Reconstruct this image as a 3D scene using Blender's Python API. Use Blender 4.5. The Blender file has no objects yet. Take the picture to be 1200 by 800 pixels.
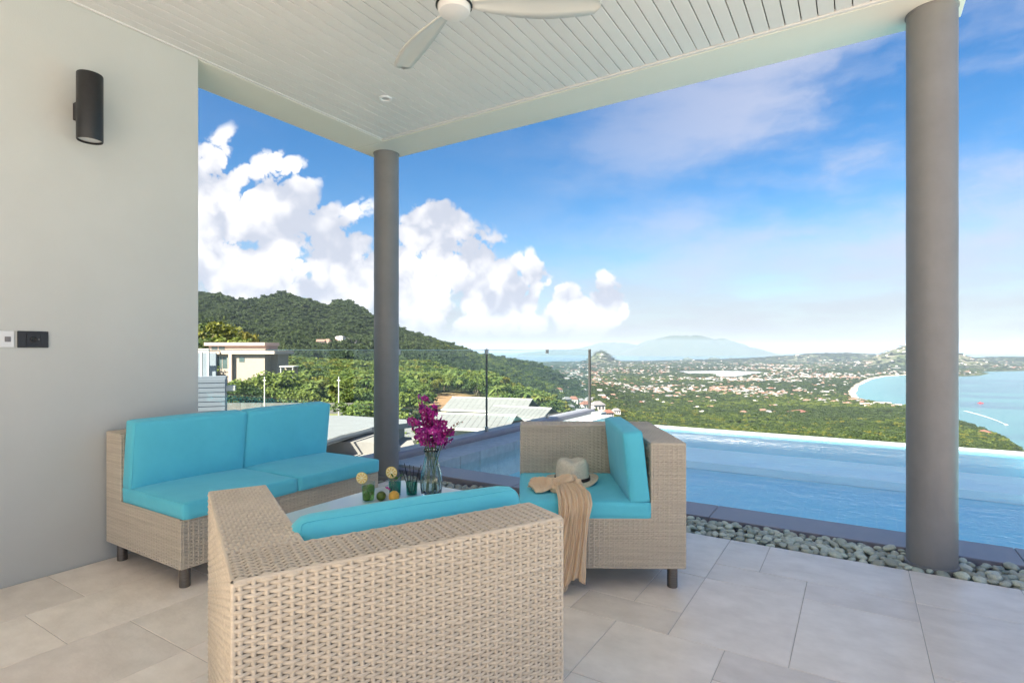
import bpy, bmesh, math, random
import numpy as np
from mathutils import Vector, Matrix, noise
R = math.radians
random.seed(7); rng = np.random.default_rng(11)
scn = bpy.context.scene; COL = scn.collection

# ---------------------------------------------------------------- camera, light, exposure
YAW = R(32.0); CA, SA = math.cos(YAW), math.sin(YAW); F = 647.0; Y0 = 410.0
cd = bpy.data.cameras.new('camera'); cam = bpy.data.objects.new('camera', cd); COL.objects.link(cam)
cam.location = (0, 0, 1.2); cam.rotation_euler = (R(90), 0, YAW)
cd.sensor_width = 36; cd.lens = F/1200*36; cd.shift_y = 10/1200; cd.clip_start = .05; cd.clip_end = 120000
scn.camera = cam
SUN_EL, SUN_AZ = R(41), R(195)          # azimuth clockwise from +Y: the sun stands behind the house
ld = bpy.data.lights.new('sun', 'SUN'); ld.energy = 5.0; ld.angle = R(.53); ld.color = (1, .95, .87)
sun = bpy.data.objects.new('sun', ld); COL.objects.link(sun)
sd = Vector((math.sin(SUN_AZ)*math.cos(SUN_EL), math.cos(SUN_AZ)*math.cos(SUN_EL), math.sin(SUN_EL)))
sun.rotation_euler = sd.to_track_quat('Z', 'Y').to_euler(); sun.location = sd*50
scn.view_settings.view_transform = 'Standard'; scn.view_settings.look = 'None'
scn.view_settings.exposure = 2.2; scn.view_settings.gamma = 1
scn.view_settings.use_white_balance = True; scn.view_settings.white_balance_temperature = 7250; scn.view_settings.white_balance_tint = 10
scn.cycles.use_denoising = True; scn.cycles.max_bounces = 8; scn.cycles.diffuse_bounces = 4; scn.cycles.glossy_bounces = 3; scn.cycles.adaptive_threshold = .02; scn.cycles.transparent_max_bounces = 16
scn.cycles.volume_bounces = 0; scn.cycles.sample_clamp_indirect = 6

def build_world():
    w = bpy.data.worlds.new('World'); scn.world = w; w.use_nodes = True
    nt = w.node_tree; N = nt.nodes; L = nt.links; N.clear()
    def node(t, **k):
        n = N.new(t)
        for a, v in k.items(): setattr(n, a, v)
        return n
    def put(s, v):
        if isinstance(v, bpy.types.NodeSocket): L.new(v, s)
        else: s.default_value = v
    def M(op, a, b=None, c=None, clamp=False):
        n = node('ShaderNodeMath', operation=op, use_clamp=clamp)
        put(n.inputs[0], a)
        if b is not None: put(n.inputs[1], b)
        if c is not None: put(n.inputs[2], c)
        return n.outputs[0]
    def V(op, a, b=None, sc=None):
        n = node('ShaderNodeVectorMath', operation=op); put(n.inputs[0], a)
        if b is not None: put(n.inputs[1], b)
        if sc is not None: put(n.inputs[3], sc)
        return n.outputs['Value'] if op in ('DISTANCE', 'LENGTH', 'DOT_PRODUCT') else n.outputs[0]
    def ramp(x, lo, hi, a=0., b=1.):
        n = node('ShaderNodeMapRange', interpolation_type='SMOOTHSTEP')
        put(n.inputs[0], x); put(n.inputs[1], lo); put(n.inputs[2], hi); put(n.inputs[3], a); put(n.inputs[4], b)
        return n.outputs[0]
    def noise_(v, s, d=6, r=.55, col=False):
        n = node('ShaderNodeTexNoise'); put(n.inputs['Vector'], v); n.inputs['Scale'].default_value = s
        n.inputs['Detail'].default_value = d; n.inputs['Roughness'].default_value = r
        return n.outputs['Color'] if col else n.outputs[0]
    def mixc(f, a, b):
        n = node('ShaderNodeMix', data_type='RGBA'); put(n.inputs[0], f); put(n.inputs[6], a); put(n.inputs[7], b)
        return n.outputs[2]
    tc = node('ShaderNodeTexCoord'); D = tc.outputs['Generated']
    sp = node('ShaderNodeSeparateXYZ'); L.new(D, sp.inputs[0]); x, y, z = sp.outputs
    az = M('MULTIPLY', M('ARCTAN2', x, y), 57.29578); el = M('MULTIPLY', M('ARCSINE', z), 57.29578)
    # physical sky
    sky = node('ShaderNodeTexSky', sky_type='NISHITA', sun_disc=False)
    sky.sun_elevation = SUN_EL; sky.sun_rotation = SUN_AZ; sky.altitude = 200; sky.air_density = 1.0; sky.dust_density = .4; sky.ozone_density = 2.2
    hs = node('ShaderNodeHueSaturation'); hs.inputs['Hue'].default_value = .505; hs.inputs['Saturation'].default_value = 1.42; hs.inputs['Value'].default_value = .82; L.new(sky.outputs[0], hs.inputs['Color'])
    # cumulus: heaps along the horizon, broken up by billows
    heaps = [(-62,12,7.6),(-54.5,12.6,5.6),(-50,9.5,5.0),(-44.5,7.6,5.4),(-40,11.2,4.6),(-36,8.6,4.6),
             (-32.5,5.6,4.4),(-29.8,7.4,2.0),(-26.5,3.6,3.4),(-22.2,5.2,2.6),(-58,4.0,5.4),(-42,3.0,5.0),(-50,4.5,5.0),(-66,7,6),(-80,9,9),(-125,8,9),(155,7,9),(100,5,6)]
    wn = V('SUBTRACT', noise_(D, 11, 4, .55, True), (.5, .5, .5))
    cx = node('ShaderNodeCombineXYZ'); L.new(az, cx.inputs[0]); L.new(el, cx.inputs[1])
    p = V('ADD', cx.outputs[0], V('MULTIPLY', wn, (4.2, 3.6, 0)))
    def heap(q):
        f = None
        for a, e, r in heaps:
            g = M('MULTIPLY_ADD', V('DISTANCE', q, (a, e, 0)), -1/r, 1.0)
            f = g if f is None else M('MAXIMUM', f, g)
        return f
    def billow(q, d=5):
        n = node('ShaderNodeTexNoise', noise_type='RIDGED_MULTIFRACTAL', normalize=True); put(n.inputs['Vector'], q); n.inputs['Scale'].default_value = 11
        n.inputs['Detail'].default_value = d; n.inputs['Roughness'].default_value = .62; n.inputs['Lacunarity'].default_value = 2.1; n.inputs['Offset'].default_value = 1; n.inputs['Gain'].default_value = 1.2
        return M('MULTIPLY', n.outputs[0], -1.0)
    Dw = V('ADD', D, V('SCALE', wn, sc=.012))
    b0 = billow(Dw, 6); n0 = noise_(D, 9, 3, .6); n1 = noise_(V('ADD', D, (.012, -.010, .034)), 9, 3, .6)
    f0 = heap(p); el2 = M('SUBTRACT', el, 7.0)
    dens = M('ADD', f0, M('MULTIPLY', M('ADD', b0, 1.22), .42))
    alpha = M('MULTIPLY', ramp(dens, .06, .27), ramp(el, .5, 4.5, .0, 1))
    lit = M('ADD', M('MULTIPLY', M('SUBTRACT', n0, n1), 2.4), M('MULTIPLY', M('ADD', b0, .55), .55))
    lit = ramp(M('ADD', lit, M('MULTIPLY', M('SUBTRACT', .45, dens), .38)), -.74, .12)
    ccol = mixc(lit, (.50, .57, .73, 1), (.92, .96, 1.05, 1))
    # cirrus veils
    st = node('ShaderNodeMapping'); L.new(D, st.inputs[0]); st.inputs['Location'].default_value = (1.7, -.9, .6); st.inputs['Rotation'].default_value = (R(18), R(-24), R(35)); st.inputs['Scale'].default_value = (1.0, 1.0, 3.0)
    ci = noise_(V('ADD', st.outputs[0], V('SCALE', wn, sc=.10)), 2.6, 6, .58)
    cal = M('MULTIPLY', ramp(ci, .37, .68), ramp(az, -42, 2, .08, 1.15))
    cal = M('MULTIPLY', cal, ramp(el, 2, 9))
    low = M('MULTIPLY', ramp(noise_(V('MULTIPLY', D, (1, 1, 5)), 4, 4, .6), .30, .62), M('MULTIPLY', ramp(el, 13, 3), ramp(el, -1, 1)))
    haze = ramp(el, 11, .5, 0, .80)
    E = .22
    bgs = node('ShaderNodeBackground'); L.new(hs.outputs[0], bgs.inputs[0]); bgs.inputs[1].default_value = .05
    def layer(base, fac, color, s):
        b = node('ShaderNodeBackground'); put(b.inputs[0], color); b.inputs[1].default_value = s
        m = node('ShaderNodeMixShader'); put(m.inputs[0], fac); L.new(base, m.inputs[1]); L.new(b.outputs[0], m.inputs[2]); return m.outputs[0]
    s = layer(bgs.outputs[0], M('MULTIPLY', haze, .9), (.56, .67, .95, 1), E*.70)
    s = layer(s, M('MULTIPLY', cal, .66, None, True), (.70, .765, 1.0, 1), E*.98)
    s = layer(s, M('MULTIPLY', low, .62), (.74, .79, .98, 1), E*.80)
    s = layer(s, alpha, ccol, E*1.22)
    o = node('ShaderNodeOutputWorld'); L.new(s, o.inputs[0])
build_world()
scn.world.cycles.sampling_method = 'MANUAL'; scn.world.cycles.sample_map_resolution = 512

# ---------------------------------------------------------------- helpers
def Wp(r, d, z=0.): return Vector((-SA*d + CA*r, CA*d + SA*r, z))          # right / forward of the terrace corner -> world
def ray(px, y, z):
    d = F*(1.2 - z)/(y - Y0); return Wp((px - 600)/F*d, d, z)
def at(px, d, z): return Wp((px - 600)/F*d, d, z)

def tag(o, label=None, cat=None, group=None, kind=None):
    if label: o['label'] = label
    if cat: o['category'] = cat
    if group: o['group'] = group
    if kind: o['kind'] = kind
    return o
def link(o, parent=None):
    COL.objects.link(o)
    if parent is not None: o.parent = parent
    return o
def empty(name, loc=(0, 0, 0), rz=0.):
    o = bpy.data.objects.new(name, None); link(o); o.location = loc; o.rotation_euler = (0, 0, rz); o.empty_display_size = .1; return o
def mesh(name, v, f, m=None, smooth=False):
    me = bpy.data.meshes.new(name); me.from_pydata([tuple(p) for p in v], [], [tuple(q) for q in f]); me.update()
    if m is not None: me.materials.append(m)
    if smooth: me.polygons.foreach_set('use_smooth', [True]*len(me.polygons))
    return me
def npmesh(name, v, quads, m=None, smooth=True):
    v = np.asarray(v, np.float32); q = np.asarray(quads, np.int32); k = q.shape[1]
    me = bpy.data.meshes.new(name); me.vertices.add(len(v)); me.vertices.foreach_set('co', v.ravel())
    me.loops.add(q.size); me.loops.foreach_set('vertex_index', q.ravel())
    me.polygons.add(len(q)); me.polygons.foreach_set('loop_start', np.arange(0, q.size, k, dtype=np.int32))
    me.polygons.foreach_set('use_smooth', np.full(len(q), smooth)); me.update(calc_edges=True); me.validate()
    if m is not None: me.materials.append(m)
    return me
def ob(name, me, parent=None, loc=None, rot=None):
    o = bpy.data.objects.new(name, me); link(o, parent)
    if loc is not None: o.location = loc
    if rot is not None: o.rotation_euler = rot
    return o
class G:
    """collects shapes into one mesh"""
    def __init__(s): s.v = []; s.f = []
    def add(s, v, f):
        k = len(s.v); s.v += [Vector(p) for p in v]; s.f += [tuple(i + k for i in q) for q in f]; return s
    def box(s, x0, x1, y0, y1, z0, z1, b=0.):
        if b <= 0:
            return s.add([(x0,y0,z0),(x1,y0,z0),(x1,y1,z0),(x0,y1,z0),(x0,y0,z1),(x1,y0,z1),(x1,y1,z1),(x0,y1,z1)],
                         [(0,3,2,1),(4,5,6,7),(0,1,5,4),(1,2,6,5),(2,3,7,6),(3,0,4,7)])
        bm = bmesh.new(); bmesh.ops.create_cube(bm, size=1)
        bmesh.ops.transform(bm, verts=bm.verts, matrix=Matrix.Translation(((x0+x1)/2,(y0+y1)/2,(z0+z1)/2)) @ Matrix.Diagonal((x1-x0,y1-y0,z1-z0,1)))
        bmesh.ops.bevel(bm, geom=bm.edges[:], offset=b, segments=2 if b > .004 else 1, affect='EDGES', profile=.5)
        bm.verts.index_update(); s.add([v.co.copy() for v in bm.verts], [[v.index for v in q.verts] for q in bm.faces]); bm.free(); return s
    def lathe(s, prof, n=32, c=(0,0,0), lobes=None):
        v = []; f = []
        for i, (r, z) in enumerate(prof):
            for k in range(n):
                a = 2*math.pi*k/n; rr = r*(1 + (lobes(a, z) if lobes else 0)); v.append((c[0]+rr*math.cos(a), c[1]+rr*math.sin(a), c[2]+z))
        for i in range(len(prof)-1):
            for k in range(n):
                a, b = i*n+k, i*n+(k+1) % n; f.append((a, b, b+n, a+n))
        return s.add(v, f)
    def disc(s, r, z, n=32, c=(0,0), up=True):
        v = [(c[0]+r*math.cos(2*math.pi*k/n), c[1]+r*math.sin(2*math.pi*k/n), z) for k in range(n)]
        return s.add(v, [tuple(range(n)) if up else tuple(reversed(range(n)))])
    def tube(s, pts, rad, n=6, cap=True):
        pts = [Vector(p) for p in pts]; k = len(pts); rad = rad if hasattr(rad, '__len__') else [rad]*k
        v = []; f = []; up = Vector((0, 0, 1))
        for i, p in enumerate(pts):
            t = (pts[min(i+1, k-1)] - pts[max(i-1, 0)]).normalized()
            a = t.cross(up); a = a.normalized() if a.length > .05 else t.cross(Vector((1, 0, 0))).normalized(); b = t.cross(a)
            for j in range(n):
                q = 2*math.pi*j/n; v.append(p + (a*math.cos(q) + b*math.sin(q))*rad[i])
        for i in range(k-1):
            for j in range(n):
                q, w = i*n+j, i*n+(j+1) % n; f.append((q, q+n, w+n, w))
        if cap: f += [tuple(range(n)), tuple(reversed(range((k-1)*n, k*n)))]
        return s.add(v, f)
    def mesh(s, name, m, smooth=False): return mesh(name, s.v, s.f, m, smooth)
    def ob(s, name, m, parent=None, loc=None, rot=None, smooth=False): return ob(name, s.mesh(name, m, smooth), parent, loc, rot)
def autosmooth(o, ang=35):
    me = o.data; me.polygons.foreach_set('use_smooth', [True]*len(me.polygons))
    me.set_sharp_from_angle(angle=R(ang)); return o

# ---------------------------------------------------------------- materials
def mat(name, col, rough=.6, col2=None, nscale=6., ndet=6, stretch=(1,1,1), bump=0., bscale=60., metal=0., spec=.5, rnd=0., wear=None, fac=(.3,.7), sheen=0., sub=0.):
    m = bpy.data.materials.new(name); m.use_nodes = True; nt = m.node_tree; N, L = nt.nodes, nt.links
    b = N['Principled BSDF']; b.inputs['Roughness'].default_value = rough; b.inputs['Metallic'].default_value = metal
    b.inputs['Specular IOR Level'].default_value = spec
    if sheen: b.inputs['Sheen Weight'].default_value = sheen
    tc = N.new('ShaderNodeTexCoord'); mp = N.new('ShaderNodeMapping'); L.new(tc.outputs['Object'], mp.inputs[0]); mp.inputs['Scale'].default_value = stretch
    vec = mp.outputs[0]
    oi = None
    if rnd:
        oi = N.new('ShaderNodeObjectInfo')
        sc = N.new('ShaderNodeVectorMath'); sc.operation = 'SCALE'; cb = N.new('ShaderNodeCombineXYZ')
        for k in range(3): L.new(oi.outputs['Random'], cb.inputs[k])
        L.new(cb.outputs[0], sc.inputs[0]); sc.inputs[3].default_value = 37.
        ad = N.new('ShaderNodeVectorMath'); L.new(vec, ad.inputs[0]); L.new(sc.outputs[0], ad.inputs[1]); vec = ad.outputs[0]
    out = None
    if col2 is not None:
        n = N.new('ShaderNodeTexNoise'); L.new(vec, n.inputs['Vector']); n.inputs['Scale'].default_value = nscale; n.inputs['Detail'].default_value = ndet; n.inputs['Roughness'].default_value = .6
        mr = N.new('ShaderNodeMapRange'); L.new(n.outputs[0], mr.inputs[0]); mr.inputs[1].default_value, mr.inputs[2].default_value = fac
        mx = N.new('ShaderNodeMix'); mx.data_type = 'RGBA'; L.new(mr.outputs[0], mx.inputs[0]); mx.inputs[6].default_value = (*col, 1); mx.inputs[7].default_value = (*col2, 1)
        out = mx.outputs[2]
        rr = N.new('ShaderNodeMapRange'); L.new(n.outputs[0], rr.inputs[0]); rr.inputs[3].default_value = max(0, rough-.08); rr.inputs[4].default_value = min(1, rough+.08); L.new(rr.outputs[0], b.inputs['Roughness'])
    if rnd:
        h = N.new('ShaderNodeHueSaturation')
        if out is not None: L.new(out, h.inputs['Color'])
        else: h.inputs['Color'].default_value = (*col, 1)
        r = N.new('ShaderNodeMapRange'); L.new(oi.outputs['Random'], r.inputs[0]); r.inputs[3].default_value = 1-rnd; r.inputs[4].default_value = 1+rnd; L.new(r.outputs[0], h.inputs['Value'])
        r2 = N.new('ShaderNodeMath'); r2.operation = 'MULTIPLY'; L.new(oi.outputs['Random'], r2.inputs[0]); r2.inputs[1].default_value = 7.31
        r3 = N.new('ShaderNodeMath'); r3.operation = 'FRACT'; L.new(r2.outputs[0], r3.inputs[0])
        r4 = N.new('ShaderNodeMapRange'); L.new(r3.outputs[0], r4.inputs[0]); r4.inputs[3].default_value = .5-rnd*.05; r4.inputs[4].default_value = .5+rnd*.05; L.new(r4.outputs[0], h.inputs['Hue'])
        out = h.outputs[0]
    if out is not None: L.new(out, b.inputs['Base Color'])
    else: b.inputs['Base Color'].default_value = (*col, 1)
    if bump:
        n2 = N.new('ShaderNodeTexNoise'); L.new(vec, n2.inputs['Vector']); n2.inputs['Scale'].default_value = bscale; n2.inputs['Detail'].default_value = 5
        bp = N.new('ShaderNodeBump'); bp.inputs['Strength'].default_value = 1; bp.inputs['Distance'].default_value = bump; L.new(n2.outputs[0], bp.inputs['Height']); L.new(bp.outputs[0], b.inputs['Normal'])
    return m
def glass(name, tint=(.93,.97,.96), ior=1.45, rough=0., bump=None):
    """clear sheet: transparent with a Fresnel mirror on top"""
    m = bpy.data.materials.new(name); m.use_nodes = True; nt = m.node_tree; N, L = nt.nodes, nt.links; N.clear()
    t = N.new('ShaderNodeBsdfTransparent'); t.inputs[0].default_value = (*tint, 1)
    g = N.new('ShaderNodeBsdfGlossy'); g.inputs['Roughness'].default_value = rough
    fr = N.new('ShaderNodeFresnel'); fr.inputs[0].default_value = ior
    ge = N.new('ShaderNodeNewGeometry'); inv = N.new('ShaderNodeMath'); inv.operation = 'SUBTRACT'; inv.inputs[0].default_value = 1; L.new(ge.outputs['Backfacing'], inv.inputs[1])
    mu = N.new('ShaderNodeMath'); mu.operation = 'MULTIPLY'; L.new(fr.outputs[0], mu.inputs[0]); L.new(inv.outputs[0], mu.inputs[1])
    mx = N.new('ShaderNodeMixShader'); L.new(mu.outputs[0], mx.inputs[0]); L.new(t.outputs[0], mx.inputs[1]); L.new(g.outputs[0], mx.inputs[2])
    o = N.new('ShaderNodeOutputMaterial'); L.new(mx.outputs[0], o.inputs[0])
    if bump:
        tc = N.new('ShaderNodeTexCoord'); h = None
        for s, st, amp in bump:
            mp = N.new('ShaderNodeMapping'); L.new(tc.outputs['Object'], mp.inputs[0]); mp.inputs['Scale'].default_value = st; mp.inputs['Rotation'].default_value = (0, 0, R(20))
            n = N.new('ShaderNodeTexNoise'); L.new(mp.outputs[0], n.inputs['Vector']); n.inputs['Scale'].default_value = s; n.inputs['Detail'].default_value = 3; n.inputs['Distortion'].default_value = .6
            k = N.new('ShaderNodeMath'); k.operation = 'MULTIPLY'; L.new(n.outputs[0], k.inputs[0]); k.inputs[1].default_value = amp
            if h is None: h = k.outputs[0]
            else:
                a = N.new('ShaderNodeMath'); L.new(h, a.inputs[0]); L.new(k.outputs[0], a.inputs[1]); h = a.outputs[0]
        bp = N.new('ShaderNodeBump'); bp.inputs['Distance'].default_value = 1; bp.inputs['Strength'].default_value = 1; L.new(h, bp.inputs['Height'])
        L.new(bp.outputs[0], g.inputs['Normal']); L.new(bp.outputs[0], fr.inputs['Normal'])
    return m

m_wall = mat('wall_paint', (.59,.595,.57), .75, (.565,.57,.545), 2.5, bump=.0006, bscale=160)
m_ceil = mat('ceiling_board_paint', (.74,.72,.70), .5, (.71,.69,.67), 3, bump=.0003, bscale=90, rnd=.015)
m_soffit = mat('soffit_paint', (.76,.74,.66), .6, (.73,.71,.635), 2)
m_gap = mat('ceiling_void', (.06,.057,.054), .9)
m_pillar = mat('pillar_concrete', (.235,.225,.22), .5, (.205,.196,.192), 5, bump=.0012, bscale=35)
m_tile = mat('travertine', (.95,.845,.735), .34, (.80,.70,.595), 7, 12, stretch=(1,1.35,1), bump=.0012, bscale=45, rnd=.07, fac=(.32,.72))
m_grout = mat('grout', (.60,.54,.485), .9, (.50,.45,.40), 12)
m_coping = mat('coping_stone', (.235,.22,.25), .38, (.28,.265,.295), 9, bump=.0006, bscale=120)
m_dark = mat('dark_gap', (.035,.035,.035), .8)
m_pebble = mat('river_pebble', (.40,.455,.35), .5, (.66,.66,.55), 9, rnd=.36, bump=.0015, bscale=70)
m_wick = mat('wicker_strand', (.71,.605,.475), .5, (.52,.43,.325), 2, stretch=(1.5,1.5,70), bump=.0004, bscale=300, rnd=.03)
m_core = mat('wicker_core', (.40,.32,.24), .85)
m_fab = mat('turquoise_canvas', (.105,.625,.755), .85, (.09,.575,.705), 5, bump=.0045, bscale=13, sheen=.15)
m_metal = mat('brushed_steel', (.42,.40,.38), .35, (.34,.32,.30), 30, stretch=(1,1,6), metal=1)
m_leg = mat('dark_steel', (.24,.22,.205), .3, (.17,.155,.145), 30, stretch=(1,1,6), metal=1)
m_black = mat('black_metal', (.012,.012,.014), .42, (.018,.018,.02), 40)
m_lens = mat('lamp_lens', (.55,.55,.55), .25)
m_white = mat('white_plastic', (.78,.78,.79), .35)
m_fan = mat('fan_white', (.62,.61,.57), .38, (.59,.58,.55), 4)
m_grey = mat('grey_button', (.20,.19,.20), .4)
m_black2 = mat('black_plastic', (.018,.017,.021), .32)
m_glass = glass('clear_glass', (.90,.955,.955), 1.5); m_gedge = mat('polished_glass_edge', (.50,.66,.63), .15)
m_vglass = bpy.data.materials.new('vase_glass'); m_vglass.use_nodes = True
_b = m_vglass.node_tree.nodes['Principled BSDF']; _b.inputs['Transmission Weight'].default_value = 1; _b.inputs['Roughness'].default_value = .02; _b.inputs['IOR'].default_value = 1.46; _b.inputs['Base Color'].default_value = (.84,.91,.88,1)
m_water = glass('pool_water', (.88,.98,.99), 1.333, .02, [(1.5, (1, 2.0, 1), .006), (6, (1, 2.2, 1), .0040), (22, (1, 1.6, 1), .0028)])
m_post = mat('balustrade_post', (.09,.085,.08), .4, metal=.6)
m_pool = None

# ---------------------------------------------------------------- house shell
# floor: slab + travertine tiles, each tile its own piece
floor = G().box(-3.64, 2.32, -3.2, 3.70, -.35, -.0028).ob('floor', m_grout); tag(floor, kind='structure')
def tiles():
    u = .229; X0, Y1 = -3.655, 3.70; nx, ny = 26, 30
    grid = np.zeros((nx, ny), bool); cache = {}
    rr = random.Random(5)
    def fits(i, j, a, b): return i+a <= nx and j+b <= ny and not grid[i:i+a, j:j+b].any()
    # anchored pieces where the photograph shows them
    fixed = [(13, 3, 2, 3), (15, 3, 2, 3)]
    def place(i, j, a, b):
        grid[i:i+a, j:j+b] = True
        if (a, b) not in cache:
            g = .0016; c = .0018
            cache[(a, b)] = G().box(-a*u/2+g, a*u/2-g, -b*u/2+g, b*u/2-g, -.02, 0, c).mesh('tile', m_tile)
        o = ob('tile', cache[(a, b)], floor, (X0+(i+a/2)*u, Y1-(j+b/2)*u, rr.uniform(-.0006, .0006)))
        o.rotation_euler = (rr.uniform(-.001, .001), rr.uniform(-.001, .001), 0)
    for q in fixed: place(*q)
    for j in range(ny):
        for i in range(nx):
            if grid[i, j]: continue
            opts = [(2,3),(3,2),(2,2),(2,1),(1,2)]; wts = [5,5,2.5,2.5,1.5]
            cand = [(o, w) for o, w in zip(opts, wts) if fits(i, j, *o)]
            if not cand: place(i, j, 1, 1); continue
            o = rr.choices([c[0] for c in cand], [c[1] for c in cand])[0]; place(i, j, *o)
tiles()
m_bounce = mat('pale_bounce_stone', (.74,.70,.64), .6, (.68,.64,.58), 1.5)
bounce_court = empty('bounce_court', (0, 0, 0)); tag(bounce_court, kind='structure')  # unseen pale paving added to bounce sunlight into the terrace
G().box(2.322, 9.5, -3.2, 3.70, -.35, -.001).ob('side_bounce_paving', m_bounce, bounce_court); G().box(-3.64, 9.5, -13, -3.202, -.35, -.001).ob('rear_bounce_paving', m_bounce, bounce_court)
# side wall beside the sofa; its unseen height and depth are shaped to block sun
hw = empty('house_wall', (-3.66, 0, 0)); tag(hw, kind='structure')
G().box(-3.3, 0, -9.5, 1.98, -9, 5.55, .004).ob('side_wing', m_wall, hw)
# roof over the terrace
roof = empty('terrace_ceiling', (0, 0, 3.10)); tag(roof, kind='structure')
G().box(-4.05, .50, -3.95, 4.03, .06, .36).ob('roof_slab', m_soffit, roof)
G().box(-4.05, .50, 3.84, 4.03, .361, 1.17, .01).ob('sun_block_upstand', m_soffit, roof)  # unseen upstand added to keep the sun off the pool
bw = .0845; x = -3.655; k = 0
bmesh_ = G().box(-bw/2+.0032, bw/2-.0032, -3.95, 3.62, .012, .035, .0025).mesh('ceiling_board', m_ceil)
while x < .20:
    if x > -3.655: pass
    ob('ceiling_board', bmesh_, roof, (x+bw/2, 0, random.uniform(-.0006, .0006))); x += bw; k += 1
G().box(-3.66, .22, -3.95, 3.66, .036, .058).ob('ceiling_void', m_gap, roof)
def beam(n, x0, x1, y0, y1): return G().box(x0, x1, y0, y1, 0, .30, .003).ob(n, m_soffit, roof)
beam('edge_beam', -4.052, .502, 3.645, 4.034); beam('edge_beam', -4.052, -3.662, 1.984, 3.642); beam('edge_beam', .195, .504, -3.95, 3.642)
G().box(-3.64, .17, 3.620, 3.642, .004, .03, .002).ob('ceiling_trim', m_ceil, roof)
G().box(-3.659, -3.640, -3.95, 3.617, .004, .03, .002).ob('ceiling_trim', m_ceil, roof)
# pillars
def pillar(x, y, label):
    pr = [(.128, -.30), (.128, -.01), (.126, .006), (.1185, .010)] + [(.1185+.0006*math.sin(i*2.3), .010+i*.21) for i in range(1, 15)] + [(.1185, 3.09), (.124, 3.094), (.124, 3.112)]
    o = G().lathe(pr, 64).ob('pillar', m_pillar, None, (x, y, 0), smooth=True); autosmooth(o, 40); return tag(o, label, 'pillar', 'grey pillars carrying the terrace roof')
pillar(.356, 3.885, 'round grey pillar standing in the pebbles beside the pool edge')
pillar(-3.875, 3.90, 'round grey pillar at the glass balustrade behind the sofa')

# recessed ceiling light
dl = empty('downlight', (-3.04, 3.05, 3.108)); tag(dl, 'small round recessed spotlight in the white boarded ceiling', 'ceiling light')
G().lathe([(.030, .004), (.032, -.006), (.046, -.006), (.050, 0), (.050, .012)], 28).ob('bezel', m_white, dl, smooth=True)
G().disc(.031, .002, 24, up=False).ob('lens', m_lens, dl)

# ---------------------------------------------------------------- pool
def pool_material():
    m = bpy.data.materials.new('pool_mosaic'); m.use_nodes = True; N, L = m.node_tree.nodes, m.node_tree.links; b = N['Principled BSDF']
    tc = N.new('ShaderNodeTexCoord'); br = N.new('ShaderNodeTexBrick'); L.new(tc.outputs['Object'], br.inputs[0]); br.offset = 0
    br.inputs['Scale'].default_value = 1; br.inputs['Brick Width'].default_value = .15; br.inputs['Row Height'].default_value = .15; br.inputs['Mortar Size'].default_value = .005
    br.inputs['Color1'].default_value = (.11,.70,.83,1); br.inputs['Color2'].default_value = (.13,.74,.85,1); br.inputs['Mortar'].default_value = (.20,.78,.86,1)
    n = N.new('ShaderNodeTexNoise'); n.inputs['Scale'].default_value = 1.6; L.new(tc.outputs['Object'], n.inputs['Vector'])
    mx = N.new('ShaderNodeMix'); mx.data_type = 'RGBA'; mx.blend_type = 'MULTIPLY'; L.new(n.outputs[0], mx.inputs[0]); L.new(br.outputs[0], mx.inputs[6]); mx.inputs[7].default_value = (.80,.88,.92,1)
    L.new(mx.outputs[2], b.inputs['Base Color']); b.inputs['Roughness'].default_value = .35; return m
m_pool = pool_material()
m_band = mat('bright_band_mosaic', (.74,.93,.93), .35, (.66,.89,.90), 3)
m_rim = mat('pale_rim_tile', (.50,.53,.53), .5, (.38,.41,.42), 14, bump=.002, bscale=25)
m_lip = mat('wet_white_edge', (.46,.48,.50), .25, (.34,.37,.40), 18, stretch=(3,1,1))
PZ = -.35
basin = empty('pool_basin', (0, 6.6, PZ)); tag(basin, kind='structure')
G().box(-3.66, 7.5, -2.2, 2.28, -.2, 0).ob('pool_floor', m_pool, basin)
G().box(-3.66, 7.5, -2.45, -2.202, -.2, .295).ob('pool_wall', m_pool, basin)
G().box(-3.652, 7.5, 2.252, 2.40, -9, .292).ob('overflow_wall', m_pool, basin)
G().box(-3.652, 7.5, 2.245, 2.42, .2935, .312, .006).ob('overflow_edge', m_lip, basin)
G().box(-4.10, -3.662, -2.45, 2.66, -9, .392, .003).ob('side_wall', m_rim, basin)
for k in range(12):    # pale tiles along the water line of the side wall
    y0 = -2.18 + k*.37
    G().box(-3.672, -3.654, y0+.003, y0+.366, .12, .397, .003).ob('rim_tile', m_rim, basin)
G().box(7.5, 7.8, -2.45, 2.42, -.2, .33).ob('pool_wall', m_pool, basin)
G().box(-3.65, 7.49, .78, 1.80, .002, .10, .008).ob('bright_band_shelf', m_band, basin)  # added shelf; its pale tiles carry the bright sunlit band
wat = mesh('pool_water', [(-3.652, 4.39, -.05), (7.5, 4.39, -.05), (7.5, 8.99, -.05), (-3.652, 8.99, -.05)], [(0,1,2,3)], m_water)
tag(ob('pool_water', wat), kind='structure')
cop = empty('pool_coping', (0, 4.22, 0)); tag(cop, kind='structure')
xs = [-4.09, -2.55, -.895, .80, 2.5, 4.2, 5.9, 7.5]
for a, b in zip(xs, xs[1:]): G().box(a+.002, b-.002, -.145, .20, -.06, .012, .004).ob('coping_slab', m_coping, cop)
G().box(-4.09, 7.5, -.135, .17, -.34, -.062).ob('coping_base', m_dark, cop)
# raised kerb on the left that carries the glass
kerb = empty('kerb', (-4.2, 0, 0)); tag(kerb, kind='structure')
G().box(-.15, .098, 1.98, 9.50, -9, .115, .035).ob('kerb_wall', m_coping, kerb)
G().box(.10, .30, 9.262, 9.50, -9, .07, .004).ob('corner_block', m_rim, kerb)
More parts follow.
